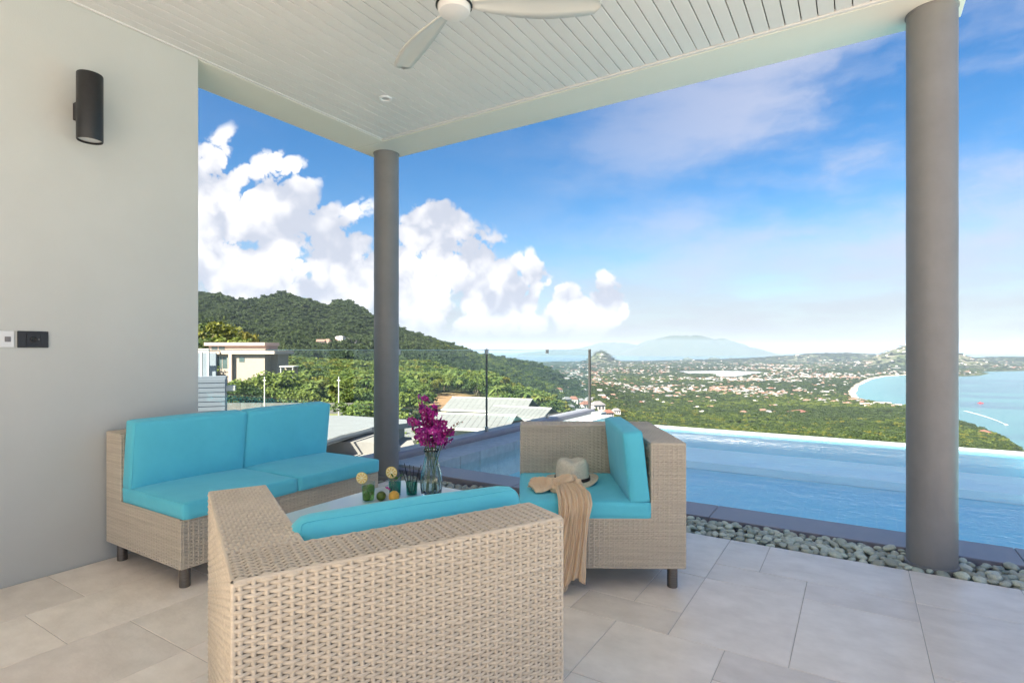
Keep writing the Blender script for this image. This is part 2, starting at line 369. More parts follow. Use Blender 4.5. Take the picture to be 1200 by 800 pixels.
# pebbles between floor and coping
bed = G().box(-3.9, 7.4, 3.702, 4.072, -.35, -.052).ob('pebble_bed', m_dark); tag(bed, kind='structure')
def pebbles():
    shapes = []
    for k in range(7):
        bm = bmesh.new(); bmesh.ops.create_icosphere(bm, subdivisions=2, radius=1)
        off = Vector((k*9.1, 3*k, 0)); sx, sy, sz = random.uniform(.85, 1.25), random.uniform(.65, .95), random.uniform(.42, .68)
        for v in bm.verts:
            q = v.co.copy(); d = 1 + .17*noise.noise(q*1.3+off) + .05*noise.noise(q*3+off); v.co = Vector((q.x*sx, q.y*sy, q.z*sz))*d
        me = bpy.data.meshes.new('pebble'); bm.to_mesh(me); bm.free(); me.materials.append(m_pebble); me.polygons.foreach_set('use_smooth', [True]*len(me.polygons)); shapes.append(me)
    rp = random.Random(3); V_ = []; F_ = []
    def spot(x0, x1, cnt, out, lo, hi, pack):
        tries = 0
        while len(out) < cnt and tries < 20000:
            tries += 1; x, y = rp.uniform(x0, x1), rp.uniform(3.728, 4.045); r = rp.uniform(lo, hi)
            if (x-.356)**2+(y-3.885)**2 < (.125+r*.8)**2 or (x+3.875)**2+(y-3.9)**2 < (.125+r)**2: continue
            if any((x-a)**2+(y-b)**2 < (pack*(r+c))**2 for a, b, c in out): continue
            out.append((x, y, r))
        return out
    for x, y, r in spot(-3.8, 2.2, 520, [], .024, .042, .80):
        me = rp.choice(shapes); k = len(V_); M_ = Matrix.Translation((x, y, -.036)) @ Matrix.Rotation(rp.uniform(0, 6.3), 4, 'Z') @ Matrix.Scale(r, 4); V_ += [M_ @ q.co for q in me.vertices]; F_ += [tuple(i+k for i in p.vertices) for p in me.polygons]
    tag(ob('pebble_fill', mesh('pebble_fill', V_, F_, m_pebble, True), bed), kind='stuff')
    for x, y, r in spot(-1.15, 1.15, 285, [], .020, .040, .78):
        o = ob('pebble', rp.choice(shapes), bed, (x, y, -.004+rp.uniform(-.010, .010)), (rp.uniform(-.3, .3), rp.uniform(-.3, .3), rp.uniform(0, 6.3))); o.scale = (r, r, r)
pebbles()
# glass balustrade
bal = empty('glass_balustrade', (-4.2, 4.4, .115)); tag(bal, 'frameless clear glass balustrade with slim dark posts on the grey kerb', 'balustrade')
ys = [-2.40, 0, 1.68, 3.38, 5.03]
for a, b in zip(ys, ys[1:]): G().box(-.006, .006, a+.012, b-.012, -.03, 1.083, .0015).ob('glass_pane', m_glass, bal)
for a, b in zip(ys, ys[1:]): G().box(-.0065, .0065, a+.012, b-.012, 1.0835, 1.089, .001).ob('glass_edge', m_gedge, bal)
for y, w in ((1.68, .012), (5.03, .022)): G().box(-w, w, y-w*.8, y+w*.8, -.03, 1.10, .003).ob('post', m_post, bal)
for y in (0, 1.68, 3.38):
    G().box(-.020, .020, y-.022, y+.022, 1.03, 1.095, .004).ob('clamp', m_metal, bal)
    G().box(-.020, .020, y-.022, y+.022, -.01, .06, .004).ob('clamp', m_metal, bal)

# ---------------------------------------------------------------- rattan furniture
def weave(o, U, V, Nn, w, h, pu=.025, pv=.0092, ns=4, fine=True):
    """real woven strands on one rectangular face: stakes along V, wavy strands along U"""
    o, U, V, Nn = (np.array(q, float) for q in (o, U, V, Nn))
    nu = max(2, round(w/pu)); pu = w/nu; nv = max(2, round(h/pv)); pv = h/nv
    vs = []; qs = []; base = 0
    def grid(P):      # P (a,b,3)
        nonlocal base
        a, b = P.shape[:2]; idx = np.arange(a*b).reshape(a, b) + base
        q = np.stack([idx[:-1,:-1], idx[1:,:-1], idx[1:,1:], idx[:-1,1:]], -1).reshape(-1, 4)
        vs.append(P.reshape(-1, 3)); qs.append(q); base += a*b
    cs = np.array([[-.0056, -.001], [-.0032, .0046], [.0032, .0046], [.0056, -.001]])
    for i in range(nu):
        c = (i+.5)*pu
        P = o + (c+cs[:, 0])[:, None, None]*U + np.array([0, h])[None, :, None]*V + (cs[:, 1]+.001)[:, None, None]*Nn
        grid(P)
    u = np.linspace(0, w, nu*ns+1)
    hh = pv*.49
    prof = np.array([[-hh, -.0012], [-hh*.45, .0010], [hh*.45, .0010], [hh, -.0012]]) if fine else np.array([[-hh, -.0012], [0, .0014], [hh, -.0012]])
    j = np.arange(nv)
    ph = np.cos(np.pi*(u[None, :]/pu-.5) + j[:, None]*np.pi)
    jit = rng.normal(0, .0004, (nv, 1))
    n = .0034 + .0034*np.sign(ph)*np.abs(ph)**.8
    for r in range(nv):
        vv = (r+.5)*pv + jit[r] + .0005*np.sin(u*9+r)
        P = o + u[None, :, None]*U + (vv[None, :]+prof[:, :1])[..., None]*V + (n[r][None, :]+prof[:, 1:])[..., None]*Nn
        grid(P.transpose(1, 0, 2))
    return np.concatenate(vs), np.concatenate(qs)
class Wv:
    def __init__(s, fine): s.v = []; s.q = []; s.k = 0; s.fine = fine
    def face(s, *a, **k):
        v, q = weave(*a, fine=s.fine, ns=4 if s.fine else 3, **k); s.v.append(v); s.q.append(q+s.k); s.k += len(v)
    def rod(s, a, b, r=.0055):
        g = G().tube([a, b], r, 8, False); v = np.array([tuple(p) for p in g.v]); s.v.append(v); s.q.append(np.array(g.f)+s.k); s.k += len(v)
    def ob(s, parent): 
        o = ob('weave', npmesh('weave', np.concatenate(s.v), np.concatenate(s.q), m_wick), parent); tag(o, kind='stuff'); return o
def cushion(name, sx, sy, sz, parent, loc, rot=(0,0,0), puff=.012, rad=.015, seed=0):
    nx, ny, nz = 18, 14, 5
    bm = bmesh.new(); bmesh.ops.create_cube(bm, size=2)
    g = G(); hx, hy, hz = sx/2, sy/2, sz/2
    verts = {}; faces = []
    def vid(i, j, k):
        if (i, j, k) not in verts: verts[(i, j, k)] = len(verts)
        return verts[(i, j, k)]
    for i in range(nx):
        for j in range(ny):
            faces.append((vid(i,j,0), vid(i,j+1,0), vid(i+1,j+1,0), vid(i+1,j,0))); faces.append((vid(i,j,nz), vid(i+1,j,nz), vid(i+1,j+1,nz), vid(i,j+1,nz)))
    for i in range(nx):
        for k in range(nz):
            faces.append((vid(i,0,k), vid(i+1,0,k), vid(i+1,0,k+1), vid(i,0,k+1))); faces.append((vid(i,ny,k), vid(i,ny,k+1), vid(i+1,ny,k+1), vid(i+1,ny,k)))
    for j in range(ny):
        for k in range(nz):
            faces.append((vid(0,j,k), vid(0,j,k+1), vid(0,j+1,k+1), vid(0,j+1,k))); faces.append((vid(nx,j,k), vid(nx,j+1,k), vid(nx,j+1,k+1), vid(nx,j,k+1)))
    bm.free()
    def e(t): # denser near the edges
        s = 2*t-1; return math.copysign(abs(s)**.62, s)
    out = [None]*len(verts)
    for (i, j, k), n in verts.items():
        a, b, c = e(i/nx), e(j/ny), e(k/nz); p = Vector((a*hx, b*hy, c*hz))
        q = Vector((max(-hx+rad, min(hx-rad, p.x)), max(-hy+rad, min(hy-rad, p.y)), max(-hz+rad, min(hz-rad, p.z))))
        d = p-q
        if d.length > 1e-6: p = q + d.normalized()*min(rad, max(abs(d.x), abs(d.y), abs(d.z)))
        fa, fb, fc = 1-(a*a)**2, 1-(b*b)**2, 1-c*c
        p.z += math.copysign(puff*fa*fb, c)*abs(c) ; p.x += a*puff*.45*fb*fc; p.y += b*puff*.45*fa*fc
        w = noise.noise(Vector((p.x*5+seed*3.3, p.y*5, p.z*7+seed))); w2 = noise.noise(Vector((p.x*14+seed, p.y*14, p.z*14)))
        p += Vector((0, 0, 1))*(.0035*w+.0013*w2) + Vector((a, b, 0))*.003*w
        out[n] = p
    o = ob(name, mesh(name, out, faces, m_fab, True), parent, loc, rot)
    ring = [(i, 0) for i in range(nx)]+[(nx, j) for j in range(ny)]+[(i, ny) for i in range(nx, 0, -1)]+[(0, j) for j in range(ny, 0, -1)]
    for kk in (0, nz):
        pts = [out[verts[(i, j, kk)]] for i, j in ring]; pts.append(pts[0]); G().tube(pts, .0024, 5, False).ob('piping', m_fab, o, smooth=True)
    return o
def leg(parent, x, y, h=.114): G().lathe([(.0, 0), (.025, 0), (.026, .004), (.026, h+.01), (0, h+.01)], 28).ob('leg', m_leg, parent, (x, y, 0), smooth=False)
ZB, ZS, ZT, T = .114, .355, .732, .165
def corner_chair(origin, ang, wing, label, L=.82, fine=False):
    c = empty('corner_armchair', origin, ang); tag(c, label, 'armchair', 'rattan corner armchairs')
    e = .004
    core = G(); core.box(e, L-e, e, L-e, ZB, ZS-.004); core.box(e, L-e, e, T-e, ZS-.004, ZT-e); core.box(e, T-e, T-e, L-e, ZS-.004, ZT-e); core.ob('core', m_core, c)
    w = Wv(fine); X, Y, Z = (1,0,0), (0,1,0), (0,0,1); nX, nY = (-1,0,0), (0,-1,0)
    H = ZT-ZB; S = ZS-ZB
    w.face((0,0,ZB), X, Z, nY, L, H); w.face((0,L,ZB), nY, Z, nX, L, H)
    w.face((0,0,ZT), X, Y, Z, L, T); w.face((0,T,ZT), Y, X, Z, L-T, T) if False else w.face((T,T,ZT), Y, nX, Z, L-T, T)
    w.face((L,0,ZB), Y, Z, X, T, H); w.face((L,T,ZB), Y, Z, X, L-T, S)
    w.face((T,L,ZB), nX, Z, Y, T, H); w.face((L,L,ZB), nX, Z, Y, L-T, S)
    w.face((L,T,ZS), nX, Z, Y, L-T, ZT-ZS); w.face((T,T,ZS), Y, Z, X, L-T, ZT-ZS)
    for a, b in (((0,0,ZB),(0,0,ZT)), ((L,0,ZB),(L,0,ZT)), ((0,L,ZB),(0,L,ZT)), ((L,L,ZB),(L,L,ZS)), ((T,L,ZS),(T,L,ZT)), ((L,T,ZS),(L,T,ZT)),
                 ((0,0,ZT),(L,0,ZT)), ((0,0,ZT),(0,L,ZT)), ((T,T,ZT),(L,T,ZT)), ((T,T,ZT),(T,L,ZT)), ((L,0,ZT),(L,T,ZT)), ((0,L,ZT),(T,L,ZT)),
                 ((0,0,ZB),(L,0,ZB)), ((0,0,ZB),(0,L,ZB)), ((L,0,ZB),(L,L,ZB)), ((0,L,ZB),(L,L,ZB)), ((T,L,ZS),(L,L,ZS)), ((L,T,ZS),(L,L,ZS))): w.rod(a, b)
    w.ob(c)
    for a in (.05, L-.05):
        for b in (.05, L-.05): leg(c, a, b)
    s = L-T
    cushion('seat_cushion', s+.005, s+.005, .085, c, (T+s/2+.004, T+s/2+.004, ZS+.044), puff=.006, seed=wing)
    if wing == 0: cushion('back_cushion', s+.02, .34, .11, c, (T+s/2+.005, T+.082, ZS+.085+.158), (R(78), 0, 0), puff=.016, rad=.04, seed=5)
    else: cushion('back_cushion', .36, s-.02, .10, c, (T+.075, T+s/2+.012, ZS+.085+.172), (0, R(-84), 0), puff=.009, rad=.016, seed=9)
    return c
pa = Wp(-.561, 1.111); aw = Wp(.853, .523) - Wp(0, 0); angA = math.atan2(aw.y, aw.x)
corner_chair((pa.x, pa.y, 0), angA, 0, 'rattan corner armchair with its woven back turned to the viewer and rolled cushion', fine=True)
pb = Wp(.880, 3.575); bw_ = Wp(-1, 0.02) - Wp(0, 0); angB = math.atan2(bw_.y, bw_.x)
chairB = corner_chair((pb.x, pb.y, 0), angB, 1, 'rattan corner armchair with hat and scarf on its turquoise seat by the pool')

def sofa(origin):
    c = empty('sofa', origin, 0); tag(c, 'two-seat armless rattan sofa with turquoise cushions against the white wall', 'sofa')
    Dp, L = .79, 1.32; e = .004; X, Y, Z = (1,0,0), (0,1,0), (0,0,1); nX, nY = (-1,0,0), (0,-1,0); H = ZT-ZB; S = ZS-ZB
    g = G(); g.box(e, Dp-e, e, L-e, ZB, ZS-.004); g.box(e, T-e, e, L-e, ZS-.004, ZT-e); g.ob('core', m_core, c)
    w = Wv(False)
    w.face((0,0,ZB), X, Z, nY, T, H); w.face((T,0,ZB), X, Z, nY, Dp-T, S); w.face((Dp,0,ZB), Y, Z, X, L, S)
    w.face((T,0,ZS), Y, Z, X, L, ZT-ZS); w.face((0,L,ZB), nY, Z, nX, L, H); w.face((T,L,ZB), nX, Z, Y, T, H); w.face((Dp,L,ZB), nX, Z, Y, Dp-T, S); w.face((T,0,ZT), Y, nX, Z, L, T)
    for a, b in (((0,0,ZB),(0,0,ZT)), ((T,0,ZS),(T,0,ZT)), ((Dp,0,ZB),(Dp,0,ZS)), ((Dp,L,ZB),(Dp,L,ZS)), ((0,L,ZB),(0,L,ZT)), ((0,0,ZT),(0,L,ZT)), ((T,0,ZT),(T,L,ZT)),
                 ((0,0,ZT),(T,0,ZT)), ((0,L,ZT),(T,L,ZT)), ((Dp,0,ZS),(Dp,L,ZS)), ((T,0,ZS),(Dp,0,ZS)), ((0,0,ZB),(Dp,0,ZB)), ((Dp,0,ZB),(Dp,L,ZB))): w.rod(a, b)
    w.ob(c)
    for a in (.06, Dp-.06):
        for b in (.05, L-.05): leg(c, a, b)
    for k in (0, 1):
        cy = L*(.25+.5*k)
        cushion('seat_cushion', Dp-T+.03, L/2-.004, .085, c, (T+(Dp-T)/2+.012, cy, ZS+.044), puff=.006, seed=k+2)
        cushion('back_cushion', .385, L/2-.004, .10, c, (T+.075, cy, ZS+.085+.180), (0, R(-83), 0), puff=.009, rad=.016, seed=k+12)
    return c
sofa((-3.63, 1.45, 0))

# coffee table with a pale glass top
tb = empty('coffee_table', (-2.02, 2.12, 0)); tag(tb, 'low square rattan coffee table with a pale glass top between the seats', 'table')
m_reflglass = mat('reflection_white_glass', (.66,.72,.71), .06, (.62,.69,.68), 2, spec=.6)  # whitish ceiling and sky reflection put into the glass colour
G().box(-.40, .40, -.46, .46, .372, .384, .003).ob('glass_top', m_reflglass, tb)
G().box(-.37, .37, -.43, .43, .12, .366).ob('core', m_core, tb)
wt = Wv(False)
for o_, U_, n_, l_ in (((-.374,-.434,.114),(1,0,0),(0,-1,0),.748), ((.374,.434,.114),(-1,0,0),(0,1,0),.748), ((.374,-.434,.114),(0,1,0),(1,0,0),.868), ((-.374,.434,.114),(0,-1,0),(-1,0,0),.868)):
    wt.face(o_, U_, (0,0,1), n_, l_, .255)
wt.ob(tb)
for a in (-.33, .33):
    for b in (-.39, .39): leg(tb, a, b)

# ---------------------------------------------------------------- things on the table
m_stem = mat('orchid_stem', (.13,.20,.05), .5, (.08,.14,.035), 30)
m_petal = mat('orchid_petal', (.55,.035,.30), .5, (.36,.012,.20), 40, rnd=.35)
m_pale = mat('orchid_throat', (.85,.62,.72), .5)
m_bud = mat('orchid_bud', (.30,.20,.10), .5, (.32,.10,.14), 40)
vx, vy = -2.02, 2.38; TZ = .384
vase = empty('vase', (vx, vy, TZ)); tag(vase, 'tall ribbed clear glass vase of water on the coffee table', 'vase')
def ribs(a, z): return .045*math.cos(9*a+z*14)*(1 if .01 < z < .22 else 0)
pr = [(.0, .003), (.048, .003), (.054, .012), (.058, .045), (.060, .085), (.054, .130), (.044, .175), (.036, .210), (.034, .228), (.039, .248), (.046, .262)]
pi_ = [(.043, .262), (.036, .246), (.030, .226), (.032, .205), (.040, .172), (.050, .128), (.056, .085), (.053, .045), (.048, .020), (.0, .016)]
G().lathe(pr+pi_, 54, lobes=ribs).ob('body', m_vglass, vase, smooth=True)
G().lathe([(.0, .017), (.047, .020), (.0525, .045), (.055, .085), (.049, .128), (.039, .165), (.0, .165)], 40, lobes=ribs).ob('water', glass('vase_water', (.93,.965,.95), 1.33), vase, smooth=True)
orch = empty('orchid_bouquet', (vx, vy, TZ+.03)); tag(orch, 'bouquet of magenta orchid sprays standing in the glass vase', 'flowers')
def blossom_mesh(k):
    v, f, mi = [], [], []
    rp = random.Random(k)
    def petal(a, ln, wd, cup, m_):
        n0 = len(v); st = 4
        for i in range(st+1):
            t = i/st; w_ = wd*math.sin(math.pi*min(1, .12+t*.86))**.8; rr = ln*t; h = cup*t*t
            for s in (-1, 0, 1): 
                lx, ly, lz = rr, s*w_/2, h + abs(s)*.14*wd - (0.1*wd if s == 0 else 0)
                v.append((lx*math.cos(a)-ly*math.sin(a), lx*math.sin(a)+ly*math.cos(a), lz))
        for i in range(st):
            for s in (0, 1):
                q = n0+i*3+s; f.append((q, q+3, q+4, q+1)); mi.append(m_)
    for a, ln, wd in ((90, .021, .012), (210, .020, .012), (330, .020, .012), (18, .022, .018), (162, .022, .018)): petal(R(a+rp.uniform(-8, 8)), ln, wd, rp.uniform(-.003, .006), 0)
    petal(R(270), .014, .012, .011, 0); petal(R(268), .007, .006, .009, 1)
    me = mesh('blossom', v, f, m_petal, True); me.materials.append(m_pale); me.polygons.foreach_set('material_index', mi); return me
bl = [blossom_mesh(k) for k in range(4)]
bud_me = G().lathe([(0, 0), (.003, .002), (.0045, .007), (.003, .012), (0, .014)], 8).mesh('bud', m_bud, True)
rp = random.Random(21)
# spray tips given as right/up/forward offsets from the vase mouth
sprays = [(-.05, .31, .02, 17, 0), (.015, .25, -.03, 14, 0), (-.11, .19, -.03, 11, 0), (.075, .18, .02, 13, 0), (.06, .11, -.06, 11, 0), (-.05, .14, -.07, 12, 0), (-.03, .24, -.02, 12, 0), (.17, .17, .03, 6, 5), (-.01, .20, .07, 8, 0), (.02, .13, -.07, 9, 0), (-.08, .10, .02, 8, 0), (.10, .09, .03, 7, 0)]
for tr, tu, tf, nb, nbud in sprays:
    tip = Wp(tr, tf); a0 = rp.uniform(0, 6.28)
    P0 = Vector((.032*math.cos(a0), .032*math.sin(a0), -.005)); P1 = Vector((tip.x*.10, tip.y*.10, .215)); P2 = Vector((tip.x*.45, tip.y*.45, .215+tu*.62)); P3 = Vector((tip.x, tip.y, .215+tu))
    def bz(t): return P0*(1-t)**3 + P1*3*t*(1-t)**2 + P2*3*t*t*(1-t) + P3*t**3
    ts = [i/12 for i in range(13)]
    G().tube([bz(t) for t in ts], [.0028*(1-.55*t) for t in ts], 6).ob('stem', m_stem, orch, smooth=True)
    for i in range(nb+nbud):
        t = .60 + .40*(i+.5)/(nb+nbud) if nbud == 0 else .52+.48*(i+.5)/(nb+nbud)
        p = bz(t); ax = (bz(min(1, t+.02))-bz(t-.02)).normalized(); side = Vector((rp.uniform(-1, 1), rp.uniform(-1, 1), rp.uniform(-.5, .6))); side -= ax*side.dot(ax)*.7; side.normalize()
        if i < nb:
            c = p + side*rp.uniform(.010, .026); q = side.to_track_quat('Z', 'Y'); s = rp.uniform(1.05, 1.5)*(1 if i < nb*.75 else .85)
            o = ob('blossom', rp.choice(bl), orch, c); o.rotation_mode = 'QUATERNION'; o.rotation_quaternion = q; o.scale = (s, s, s)
        else:
            c = p + side*.006; o = ob('bud', bud_me, orch, c); o.rotation_mode = 'QUATERNION'; o.rotation_quaternion = (side+ax*1.5).normalized().to_track_quat('Z', 'Y'); s = rp.uniform(.8, 1.3)*(1-.4*(i-nb)/max(1, nbud)); o.scale = (s, s, s)

m_lime = mat('lime_slice', (.16,.30,.02), .35, (.10,.22,.015), 60); m_mint = mat('mint_leaf', (.05,.16,.02), .5, (.07,.22,.03), 40)
m_lemon = mat('lemon_rind', (.72,.52,.10), .4); m_flesh = mat('lemon_flesh', (.74,.56,.16), .3, (.66,.44,.10), 60); m_pith = mat('lemon_pith', (.86,.82,.62), .5)
m_teal = glass('teal_drink', (.06,.52,.42), 1.34); m_gd = glass('lime_drink', (.62,.78,.40), 1.34)
def slice_(parent, loc, rot, r=.030, rind=m_lemon, flesh=m_flesh, name='lemon_slice'):
    g = G().lathe([(0, -.0022), (r*.9, -.0022), (r, -.001), (r, .001), (r*.9, .0022), (0, .0022)], 28); o = g.ob(name, rind, parent, loc, rot, True)
    G().lathe([(0, -.0026), (r*.88, -.0026), (r*.88, .0026), (0, .0026)], 28).ob('pith', m_pith if rind is m_lemon else rind, o)
    for k in range(9):
        a0 = 2*math.pi*k/9+.08; a1 = 2*math.pi*(k+1)/9-.08; v = []
        for s in (1, -1):
            v += [(r*.10*math.cos((a0+a1)/2), r*.10*math.sin((a0+a1)/2), s*.0032)] + [(r*.82*math.cos(a0+(a1-a0)*t/4), r*.82*math.sin(a0+(a1-a0)*t/4), s*.0032) for t in range(5)]
        f = [tuple(range(6)), tuple(reversed(range(6, 12)))] + [(i, (i+6), (i+1) % 6+6, (i+1) % 6) for i in range(6)]
        G().add(v, f).ob('segment', flesh, o)
    return o
def tumbler(loc, label, r=.036, h=.105, drink=None, fill=.8, tall=True):
    t = empty('tumbler', loc); tag(t, label, 'glass')
    G().lathe([(0, 0), (r*.88, 0), (r*.92, .003), (r, h), (r-.002, h+.001), (r-.0035, h), (r*.86, .010), (0, .009)], 32).ob('glass_body', m_glass, t, smooth=True)
    if drink: G().lathe([(0, .0105), (r*.84, .0108), (r*.84+(r*.1)*fill, h*fill), (0, h*fill)], 32).ob('drink', drink, t, smooth=True)
    return t
facing = (R(90), 0, YAW + R(-8))
t1 = tumbler((-2.235, 2.115, TZ), 'tumbler of lime drink with lime slices and a lemon wheel on its rim', drink=m_gd)
slice_(t1, Wp(-.034, -.005, .128), facing, .032)
for q, (a, z, rr) in enumerate(((-.006, .030, .024), (.010, .072, .022), (.006, .05, .020))): slice_(t1, Wp(a, -.012+.012*q, z), (R(80), R(8*q), YAW+R(20*q-10)), rr, m_lime, m_lime, 'lime_slice')
t2 = tumbler((-2.185, 2.265, TZ), 'tumbler of teal drink with mint and a lemon wheel on its rim', drink=m_teal)
slice_(t2, Wp(-.018, -.005, .135), facing, .033)
leafm = mesh('mint_leaf', [(0,0,0),(.012,.009,.003),(.026,.007,.004),(.034,0,0),(.026,-.007,.004),(.012,-.009,.003),(.015,0,-.001)], [(0,6,1),(1,6,2),(2,6,3),(3,6,4),(4,6,5),(5,6,0)], m_mint, True)
for k in range(7):
    o = ob('mint_leaf', leafm, t2, (rp.uniform(-.012, .02), rp.uniform(-.015, .015), .085+rp.uniform(0, .02)), (rp.uniform(-.6, .6), rp.uniform(-1.2, -.2), rp.uniform(0, 6.3)))
t3 = tumbler((-2.115, 2.325, TZ), 'short teal glass jar holding thin black sticks beside the vase', .034, .09, m_teal, .9)
for k in range(6):
    a = k*1.05; G().tube([(.01*math.cos(a), .01*math.sin(a), .012), (.055*math.cos(a), .055*math.sin(a), .165+.03*math.sin(k*3))], .0022, 5).ob('stick', m_black, t3)
# fruit between the glasses
def fruit(name, loc, r, m_, label, sq=1.12):
    g = G().lathe([(max(0, r*math.sin(t*math.pi/14))*(1 if 0 < t < 14 else 0), -r*sq*math.cos(t*math.pi/14)) for t in range(15)], 24); o = g.ob(name, m_, None, (loc[0], loc[1], loc[2]+r), (R(90), 0, R(40)), True); return tag(o, label, 'fruit')
fruit('lemon', (-2.12, 2.19, TZ-.001), .029, mat('yellow_peel', (.75,.45,.07), .4, (.70,.36,.06), 30, bump=.0008, bscale=220), 'yellow lemon lying between the two tumblers')
fruit('lime', (-2.19, 2.165, TZ-.001), .026, mat('lime_peel', (.10,.17,.02), .4, (.07,.11,.02), 30, bump=.0008, bscale=220), 'small green lime lying beside the yellow lemon')
o = ob('loose_blossom', bl[0], None, (-2.165, 2.19, TZ+.062), (.3, .5, 1)); o.scale = (.8,.8,.8); tag(o, 'single magenta orchid blossom resting on the fruit', 'flower')

# ---------------------------------------------------------------- hat and scarf on the pool-side chair
SZ = ZS + .085 + .006
m_straw = mat('woven_straw', (.78,.71,.57), .75, (.60,.53,.41), 120, bump=.002, bscale=260)
hp = Wp(.345, 3.16)
hat = empty('sun_hat', (hp.x, hp.y, SZ)); hat.rotation_euler = (0, 0, YAW); tag(hat, 'pale straw fedora hat with a thin dark band on the armchair seat', 'hat')
def hatsurf(nn=56):
    prof = [(.150, .014), (.146, .008), (.130, .005), (.112, .010), (.100, .018), (.098, .045), (.095, .078), (.091, .106), (.083, .124), (.066, .133), (.040, .131), (.012, .124), (.0005, .122)]
    v = []; f = []
    for i, (r, z) in enumerate(prof):
        for k in range(nn):
            a = 2*math.pi*k/nn; rx, ry = r*.97, r*1.05
            zz = z
            if i <= 3: zz += (.014*math.cos(2*a)*(1-i/4) + .007*math.sin(a+.6)*(1-i/4))*1.0 + .004
            if i >= 8: zz -= .014*math.exp(-(math.cos(a)*r/.030)**2)*(r/.09)**.2; 
            if 5 < i < 10: 
                pin = .013*math.exp(-((a-R(240))/.30)**2) + .013*math.exp(-((a-R(300))/.30)**2); rx -= pin; ry -= pin
            v.append((rx*math.cos(a), ry*math.sin(a), max(.003, zz)))
    for i in range(len(prof)-1):
        for k in range(nn):
            a, b = i*nn+k, i*nn+(k+1) % nn; f.append((a, b, b+nn, a+nn))
    return v, f
v, f = hatsurf(); me = mesh('straw_body', v, f, m_straw, True); o = ob('straw_body', me, hat); sm = o.modifiers.new('s', 'SOLIDIFY'); sm.thickness = .003
G().lathe([(.1035, .018), (.1050, .020), (.1035, .036), (.1015, .037)], 56).ob('band', mat('dark_ribbon', (.035,.02,.02), .6), hat, smooth=True).scale = (.975, 1.05, 1)
def scarf():
    m_ = mat('peach_gauze', (.95,.73,.50), .8, (.92,.63,.40), 30, stretch=(3,3,.5), bump=.0012, bscale=130, sheen=.3)
    nt = m_.node_tree; b = nt.nodes['Principled BSDF']
    tr = nt.nodes.new('ShaderNodeBsdfTranslucent'); tr.inputs[0].default_value = (.95,.76,.55,1); mx = nt.nodes.new('ShaderNodeMixShader'); mx.inputs[0].default_value = .14
    out = nt.nodes['Material Output']; nt.links.new(b.outputs[0], mx.inputs[1]); nt.links.new(tr.outputs[0], mx.inputs[2]); tp = nt.nodes.new('ShaderNodeBsdfTransparent'); m3 = nt.nodes.new('ShaderNodeMixShader'); m3.inputs[0].default_value = .06; nt.links.new(mx.outputs[0], m3.inputs[1]); nt.links.new(tp.outputs[0], m3.inputs[2]); nt.links.new(m3.outputs[0], out.inputs[0])
    def sweep(path, widths, depth, folds, seed, vert=False, hem=0.):
        """gathered cloth swept along a path of (right, forward, up) points"""
        pts = [Vector(p) for p in path]; n = 46; k = 90; v = []; f = []
        def sp(t):
            s = t*(len(pts)-1); i = min(int(s), len(pts)-2); u = s-i
            p0, p1, p2, p3 = pts[max(i-1, 0)], pts[i], pts[i+1], pts[min(i+2, len(pts)-1)]
            return .5*((2*p1)+(p2-p0)*u+(2*p0-5*p1+4*p2-p3)*u*u+(3*p1-p0-3*p2+p3)*u**3)
        for i in range(n):
            t0 = i/(n-1)
            s = t0*(len(widths)-1); j = min(int(s), len(widths)-2); w_ = widths[j]+(widths[j+1]-widths[j])*(s-j)
            for q in range(k):
                x = q/(k-1); t = t0*(1-hem*(.5+.5*math.sin(9*x+seed))*abs(math.sin(3.3*x+seed*1.7))) if hem else t0
                p = sp(t); tan = (sp(min(1, t+.02))-sp(max(0, t-.02))).normalized()
                if vert: acr = Vector((1, 0, 0)); nor = (Vector((0, -1, 0))*abs(tan.z) + Vector((0, 0, 1))*(1-abs(tan.z))).normalized()
                else:
                    acr = tan.cross(Vector((0, 0, 1))).normalized(); nor = Vector((0, 0, 1))
                xx = x + .045*math.sin(5*t+seed+7*x) + .02*noise.noise(Vector((x*9, t*4, seed)))
                amp = .55+.9*noise.noise(Vector((x*5+seed, t*1.6, 3.)))
                fl = amp*math.sin(folds*6.283*xx + 1.1*math.sin(2.2*t+seed)) + .35*math.sin(folds*13.1*xx + seed*2 + 2*t) + .18*math.sin(folds*29*xx+5*t)
                z_ = depth*max(.0, fl*.5+.62)*(1-.8*abs(2*x-1)**5) + .005*noise.noise(Vector((x*7, t*11, seed)))
                v.append(p + acr*((xx-.5)*w_) + nor*z_)
        for i in range(n-1):
            for q in range(k-1): a = i*k+q; f.append((a, a+1, a+k+1, a+k))
        return v, f
    g = G()
    z0 = SZ+.004; fr = 2.735
    # main tail, spilling over the seat edge and down to the floor
    g.add(*sweep([(.275, 2.955, z0+.030), (.300, 2.89, z0+.034), (.322, 2.80, z0+.024), (.328, fr-.010, z0-.010), (.322, fr-.024, .36), (.308, fr-.030, .25), (.290, fr-.032, .14), (.272, fr-.030, .050)], [.075, .115, .150, .145, .115, .120, .140, .165], .024, 5, 1.3, True, .07))
    g.add(*sweep([(.25, 2.97, z0+.025), (.272, 2.88, z0+.022), (.275, fr-.006, z0-.018), (.258, fr-.014, .31), (.236, fr-.016, .17), (.218, fr-.010, .014)], [.05, .08, .09, .075, .085, .115], .024, 4, 4.1, True, .05))
    # short tails lying on the seat
    g.add(*sweep([(.275, 2.97, z0+.026), (.215, 2.965, z0+.022), (.155, 2.955, z0+.006), (.105, 2.94, z0+.003)], [.05, .085, .120, .135], .030, 4, 2.2))
    g.add(*sweep([(.255, 2.99, z0+.020), (.19, 3.03, z0+.018), (.14, 3.06, z0+.012), (.105, 3.075, z0+.004)], [.05, .075, .085, .075], .034, 3, 6.2))
